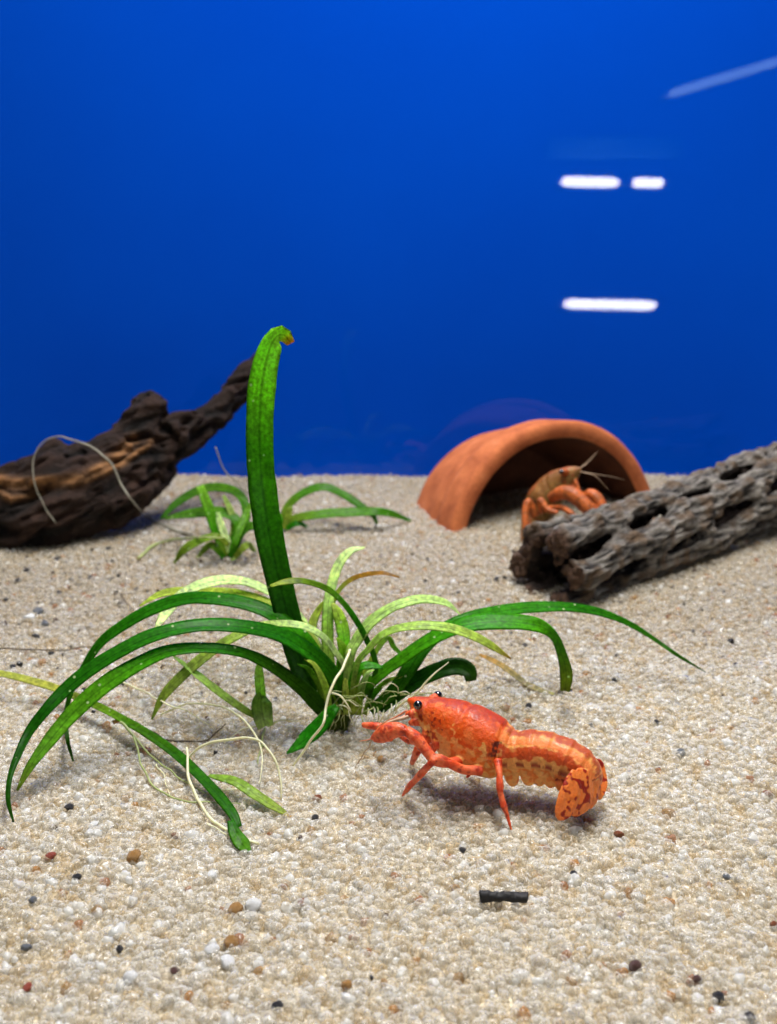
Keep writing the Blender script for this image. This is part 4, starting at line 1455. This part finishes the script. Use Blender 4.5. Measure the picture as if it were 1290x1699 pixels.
plates1 = [
    # outer and inner blade of the near uropod, telson, far uropod
    ([(950, 1276, tz - .0040), (937, 1294, tz - .0052), (926, 1322, tz - .0062), (921, 1348, tz - .0066), (928, 1362, tz - .0066), (944, 1357, tz - .0060), (956, 1340, tz - .0054), (963, 1310, tz - .0044), (964, 1284, tz - .0036)], 0.0007),
    ([(958, 1274, tz - .0034), (948, 1300, tz - .0046), (944, 1332, tz - .0050), (950, 1355, tz - .0050), (966, 1351, tz - .0042), (980, 1338, tz - .0034), (984, 1310, tz - .0026), (976, 1280, tz - .0026)], 0.0007),
    ([(970, 1270, tz - .0020), (966, 1300, tz - .0028), (968, 1328, tz - .0030), (978, 1343, tz - .0026), (990, 1330, tz - .0016), (996, 1304, tz - .0006), (990, 1278, tz - .0004)], 0.0007),
    ([(978, 1264, tz + .002), (990, 1258, tz + .003), (1000, 1264, tz + .0035), (1006, 1284, tz + .003), (1008, 1304, tz + .002), (1002, 1320, tz + .001), (994, 1328, tz), (988, 1310, tz), (984, 1285, tz + .001)], 0.0007),
]
build_crayfish('crayfish', 'bright orange crayfish with red blotches walking on the open sand', spine1, limbs1, plates1,
               [(694, 1170, cz(694, -.0036), 7.8), (727, 1154, cz(727, .0034), 7.5)],
               [([(680, 1186, cz(680, -.002), 6), (655, 1194, cz(655, -.005), 6), (632, 1208, cz(632, -.009), 5), (618, 1228, None, 5), (604, 1250, None, 4), (588, 1276, 'g', 4)], M_FEELER_PALE),
                ([(680, 1184, cz(680, -.001), 6), (650, 1196, cz(650, -.004), 6), (630, 1212, cz(630, -.007), 5), (612, 1226, cz(612, -.008), 4), (597, 1230, cz(597, -.008), 3)], M_FEELER),
                ([(676, 1180, cz(676, .002), 4), (652, 1192, cz(652, .002), 4), (626, 1208, cz(626, .002), 3)], M_FEELER)],
               PAL1, M_SHELL, G(835, 1328), 0.00017)

# second crayfish, climbing on the log in front of the pot
Z2 = 0.336
PAL2 = dict(pale=(132, 100, 48), orange=(130, 86, 38), amber=(104, 76, 36), light=(158, 108, 50), back=(160, 78, 40), red=(150, 74, 34), dark=(70, 44, 26), deep=(172, 92, 40), limb=(200, 104, 46), limbdark=(146, 78, 34), fan=(196, 110, 56))  # brown shell colours, darkened further to stand in for shade
spine2 = [(964, 778, Z2 - .006, 3, 3), (957, 782, Z2 - .005, 10, 8), (943, 790, Z2 - .004, 17, 14), (928, 803, Z2 - .002, 26, 20), (914, 819, Z2, 30, 25), (904, 832, Z2 + .001, 31, 26), (896, 844, Z2 + .002, 29, 25), (888, 852, Z2 + .003, 22, 20), (884, 864, Z2 + .003, 20, 18), (880, 880, Z2 + .002, 17, 16), (878, 898, Z2 + .001, 14, 14), (878, 915, Z2, 10, 12)]
limbs2 = [
    [(915, 826, Z2 - .006, 9), (934, 817, Z2 - .010, 12), (950, 820, Z2 - .012, 13), (964, 831, Z2 - .013, 13), (976, 844, Z2 - .014, 12), (986, 855, Z2 - .0145, 8), (992, 865, Z2 - .0145, 3)],
    [(976, 838, Z2 - .0135, 8), (988, 844, Z2 - .0135, 6), (997, 858, Z2 - .0135, 3)],
    [(945, 800, Z2 - .004, 7), (966, 822, Z2 - .007, 6), (980, 819, Z2 - .009, 9), (991, 828, Z2 - .010, 11), (998, 842, Z2 - .011, 10), (1002, 855, Z2 - .012, 7), (1004, 866, Z2 - .012, 3)],
    [(905, 845, Z2 - .006, 6), (930, 842, Z2 - .010, 5), (946, 850, Z2 - .013, 5), (956, 856, Z2 - .0135, 3)],
    [(888, 858, Z2 - .005, 7), (877, 832, Z2 - .006, 7), (872, 850, Z2 - .007, 6), (872, 872, Z2 - .008, 5), (872, 890, Z2 - .008, 3)],
    [(900, 850, Z2 - .006, 6), (897, 830, Z2 - .008, 6), (910, 846, Z2 - .010, 5), (926, 850, Z2 - .012, 3)],
    [(952, 792, Z2 - .005, 6), (956, 802, Z2 - .006, 4), (962, 814, Z2 - .007, 2)],
    [(940, 784, Z2 - .006, 6), (933, 782, Z2 - .0075, 5)],
]
plates2 = [([(868, 900, Z2 - .003), (864, 915, Z2 - .004), (866, 930, Z2 - .004), (878, 934, Z2 - .003), (890, 925, Z2 - .002), (890, 905, Z2 - .002)], 0.0012)]
build_crayfish('crayfish', 'brownish orange crayfish perched on the log in front of the pot', spine2, limbs2, plates2,
               [(932, 783, Z2 - .0098, 4.4), (948, 776, Z2 - .001, 3.2)],
               [([(962, 778, Z2 - .007, 1.5), (976, 764, Z2 - .008, 1.2), (993, 748, Z2 - .008, 0.8)], M_FEELER_PALE),
                ([(962, 778, Z2 - .006, 1.5), (978, 766, Z2 - .005, 1.2), (990, 752, Z2 - .004, 0.8)], M_FEELER_PALE),
                ([(963, 783, Z2 - .007, 1.5), (1000, 788, Z2 - .010, 1.2), (1037, 796, Z2 - .012, 0.8)], M_FEELER_PALE),
                ([(963, 783, Z2 - .007, 1.5), (988, 790, Z2 - .010, 1.2), (1010, 812, Z2 - .012, 0.8)], M_FEELER_PALE)],
               PAL2, M_SHELL2, Vector((P(890, 870, Z2).x, P(890, 870, Z2).y, P(890, 870, Z2).z)), 0.00024, pleura=False)


# ------------------------------------------------------------------ stones, charcoal, threads
STONE_MESH = []
for k in range(5):
    bm = bmesh.new()
    bmesh.ops.create_icosphere(bm, subdivisions=3, radius=1.0)
    for v in bm.verts:
        d = 1 + 0.28 * noise.noise(v.co * 0.9 + Vector((k * 5, 0, 0))) + 0.10 * noise.noise(v.co * 2.3 + Vector((0, k * 3, 0)))
        v.co = Vector((v.co.x * 1.15 * d, v.co.y * 0.95 * d, v.co.z * 0.8 * d))
    me = bpy.data.meshes.new('stone')
    bm.to_mesh(me); bm.free()
    me.polygons.foreach_set('use_smooth', [True] * len(me.polygons))
    STONE_MESH.append(me)


def stone(px, py, size, mat, label, name='pebble', group=None, flat=1.0):
    p = G(px, py)
    d = (p - CAM).dot(FWD)
    r = 0.46 * size * d / FPX
    me = STONE_MESH[int(px + py) % 5].copy()
    o = link_mesh(name, me, mat)
    o.location = (p.x, p.y, sand_z(p.x, p.y) + 0.0002 + r * 0.15)
    o.scale = (r, r, r * flat)
    o.rotation_euler = (0.3 * math.sin(px), 0.3 * math.cos(py), px * 0.37)
    tag(o, label, 'pebble', group)
    return o


stone(353, 1580, 28, M_ST_WHITE, 'smooth oval white pebble on sand below the fallen leaf, the whitest one')
stone(421, 1505, 30, M_ST_WHITE, 'milky translucent grey white pebble beside a honey coloured grain', 'pebble')
stone(217, 1624, 26, M_ST_WHITE, 'round cloudy white pebble half sunk in the sand')
stone(378, 1601, 28, M_ST_WHITE, 'cloudy pebble touching the oval white pebble')
stone(352, 1455, 20, M_ST_WHITE, 'small bright white chip on sand near the end of the fallen leaf')
stone(156, 1372, 17, M_ST_WHITE, 'tiny white chip on sand beside the tip of an arching leaf')
stone(222, 1424, 24, M_ST_AMBER, 'glossy amber pebble on sand left of the fallen leaf tip')
stone(385, 1567, 30, M_ST_AMBER, 'dull honey coloured pebble above the oval white pebble')
stone(392, 1512, 24, M_ST_AMBER, 'honey coloured chip beside the milky grey white pebble')
stone(633, 1262, 17, M_ST_AMBER, 'tan round grain on sand under the claw of the orange crayfish')
stone(576, 1637, 20, M_ST_AMBER, 'pale amber grain on bare sand away from the plants')
stone(84, 1423, 19, M_ST_RED, 'brick red pebble lying on sand left of the amber pebble', flat=0.8)
stone(46, 1641, 19, M_ST_RED, 'dark red chip with rough edges alone on sand', flat=0.7)
stone(1027, 1387, 16, M_ST_RUST, 'rust brown chip on sand below the tail of the orange crayfish')
stone(502, 1500, 16, M_ST_RUST, 'rust brown chip on sand between charcoal stick and milky pebble')
stone(1274, 1320, 16, M_ST_RUST, 'rust orange chip on sand level with the crayfish tail fan')
stone(1284, 1536, 14, M_ST_RUST, 'orange brown chip on sand beyond the end of the charcoal stick')
stone(526, 1328, 17, M_ST_RUST, 'small brown red chip on sand between loose leaf and crayfish')
stone(1054, 1607, 24, M_ST_BROWN, 'dark purplish brown pebble on sand, largest of a loose row of dark pebbles')
stone(1156, 1627, 16, M_ST_BROWN, 'small pointed brown pebble next to the larger purplish brown pebble')
stone(1193, 1658, 22, M_ST_BLACK, 'angular black pebble in the loose row of dark pebbles')
stone(1242, 1690, 22, M_ST_BLACK, 'rounded slate black pebble at the end of the row of dark pebbles')
stone(461, 1672, 20, M_ST_BLACK, 'round black pebble alone on bare pale sand')
stone(524, 1359, 14, M_ST_BLACK, 'square black chip on sand in front of the plant')
stone(128, 1458, 15, M_ST_BLACK, 'black chip on sand between red pebble and amber pebble')
stone(116, 1342, 17, M_ST_BLACK, 'glossy black chip on sand under the two arching leaves')
stone(291, 1389, 14, M_ST_RUST, 'dark brown black chip beside the fallen leaf roots', flat=0.8)
stone(199, 1577, 13, M_ST_BLACK, 'dark blue black chip on sand left of the oval white pebble')
stone(44, 1575, 17, M_ST_GREY, 'slate grey chip on sand above the rough dark red chip')
stone(55, 1496, 15, M_ST_GREY, 'light grey chip on sand below the brick red pebble')
stone(1130, 1251, 16, M_ST_GREY, 'grey chip on sand to the right of the crayfish back')
stone(1206, 1458, 13, M_ST_GREY, 'small grey chip on sand above the row of dark pebbles')
stone(768, 1413, 14, M_ST_BLACK, 'black chip on sand between rear leg and charcoal stick', flat=0.8)
stone(952, 1452, 12, M_ST_BLACK, 'tiny black chip on sand just beyond the charcoal stick')
stone(290, 1613, 16, M_ST_BROWN, 'flat brown chip on sand left of the cloudy pebble', flat=0.6)
GRIT = {
    'tiny dark grit stone on the sand below the driftwood': ('dark grit below the driftwood', ((95, 930, 12), (180, 912, 10), (30, 965, 12), (98, 985, 10), (45, 948, 10), (150, 960, 10), (200, 1004, 10))),
    'tiny dark grit stone on the sand behind the ends of the arching leaves': ('dark grit behind the arching leaves', ((22, 1108, 12), (85, 1086, 10), (60, 1058, 12), (116, 1150, 10))),
    'tiny dark grit stone on the sand between the log and the orange crayfish': ('dark grit between log and crayfish', ((871, 1073, 10), (1025, 1090, 9), (878, 1173, 12), (1020, 1130, 9), (1090, 1200, 11), (980, 1205, 9), (1150, 1050, 9))),
    'tiny dark grit stone on the sand between the tall leaf and the log': ('dark grit between tall leaf and log', ((825, 962, 10), (710, 930, 8), (640, 940, 9), (760, 985, 8))),
}
for lab, (grp, spots) in GRIT.items():
    for px, py, sz in spots:
        stone(px, py, sz, M_ST_BLACK, lab, 'grit_stone', grp)
stone(62, 1018, 20, M_ST_GREY, 'larger grey pebble beside a white pebble below the driftwood')
stone(50, 1028, 20, M_ST_WHITE, 'white pebble between two grey pebbles below the driftwood')
stone(74, 1038, 15, M_ST_GREY, 'small grey pebble beside a white pebble below the driftwood')

# charcoal stick
a, b = G(796, 1500), G(875, 1502)
n = 30
dirv = (b - a)
rad = 0.5 * 18 * (a - CAM).dot(FWD) / FPX
path = [a + dirv * (i / (n - 1)) + Vector((0, 0, rad * 1.0 + 0.0005)) for i in range(n)]
v, f = tube_mesh(path, [rad * (0.92 + 0.03 * math.sin(i * 0.55) + (0.07 if i < 3 or i > n - 3 else 0)) for i in range(n)], 16)
v = [q + Vector(noise.noise_vector(q * 1300)) * 0.00022 + Vector(noise.noise_vector(q * 500)) * 0.00025 for q in v]
tag(link_mesh('charcoal_stick', mesh_from(v, f), M_CHAR), 'short black stick of charcoal lying on bare sand', 'stick')

tag(make_root('thread', [(-10, 1076, 'g', 3), (97, 1078, 'g', 3), (140, 1073, 'g', 3), (165, 1075, 'g', 2.5), (182, 1080, 'g', 2)], M_THREAD), 'thin brown thread lying on sand behind the arching leaves', 'thread')
tag(make_root('thread', [(255, 1215, 'g', 3), (283, 1229, 'g', 4), (320, 1230, 'g', 4), (345, 1228, 'g', 4), (364, 1212, zg(364, 1226), 4), (375, 1201, zg(375, 1222), 3)], M_THREAD), 'dark bent twig thread lying among the white roots', 'thread')
tag(make_root('thread', [(200, 985, 'g', 2.5), (212, 1003, 'g', 2.5), (222, 1012, 'g', 2)], M_THREAD, n=16), 'short dark thread on sand behind the left leaves', 'thread')

# ------------------------------------------------------------------ lamps of the shop behind the camera, seen mirrored in the rear glass
def mirror_point(px, py, y_back):
    d = FWD + RGT * ((px - CX) / FPX) + UPV * ((CY - py) / FPX)
    t1 = (WALL_Y - CAM.y) / d.y
    hit = CAM + d * t1
    r = Vector((d.x, -d.y, d.z))
    return hit + r * ((hit.y - y_back) / d.y)


def tube_lamp(p0, p1, w, yb, label, mat):
    a, b = mirror_point(*p0, yb), mirror_point(*p1, yb)
    dist = (WALL_Y - CAM.y) + (WALL_Y - yb)
    r = 0.5 * w * dist / FPX
    root = empty('tube_lamp', (a + b) * 0.5)
    tag(root, label, 'lamp', None)
    n = 12
    v, f = tube_mesh([a + (b - a) * (i / (n - 1)) for i in range(n)], [r * (0.6 if i in (0, n - 1) else 1) for i in range(n)], 14)
    link_mesh('tube', mesh_from(v, f), mat, root)
    for q, s in ((a, -1), (b, 1)):
        e = (b - a).normalized() * s
        v, f = tube_mesh([q, q + e * r * 1.6], [r * 0.8, r * 0.7], 14)
        link_mesh('end_cap', mesh_from(v, f), M_CAP, root)


tube_lamp((932, 301), (1026, 303), 15, -0.55, 'long lit tube of the upper pair mirrored in the blue glass', M_TUBE)
tube_lamp((1050, 303), (1100, 304), 14, -0.55, 'short lit tube of the upper pair mirrored in the blue glass', M_TUBE)
tube_lamp((936, 504), (1088, 507), 15, -0.55, 'single lit tube mirrored alone lower in the blue glass', M_TUBE)
tube_lamp((1108, 157), (1330, 90), 13, -0.55, 'dim slanting tube mirrored high in the blue glass', M_TUBE_DIM)

# pale hood over the upper pair of tubes
a, b = mirror_point(905, 226, -0.575), mirror_point(1130, 262, -0.575)
bm = bmesh.new()
bmesh.ops.create_cube(bm, size=1.0)
c = (a + b) * 0.5
for v in bm.verts:
    v.co = Vector((c.x + v.co.x * abs(a.x - b.x), c.y + v.co.y * 0.012, c.z + v.co.z * abs(a.z - b.z)))
bmesh.ops.bevel(bm, geom=list(bm.edges), offset=0.002, segments=2, affect='EDGES')
me = bpy.data.meshes.new('hood')
bm.to_mesh(me); bm.free()
tag(link_mesh('lamp_hood', me, simple_mat('hood_paint', (72, 150, 205), 0.5, 0.15, 40)), 'pale lamp hood faintly mirrored above the upper pair of tubes', 'lamp hood')
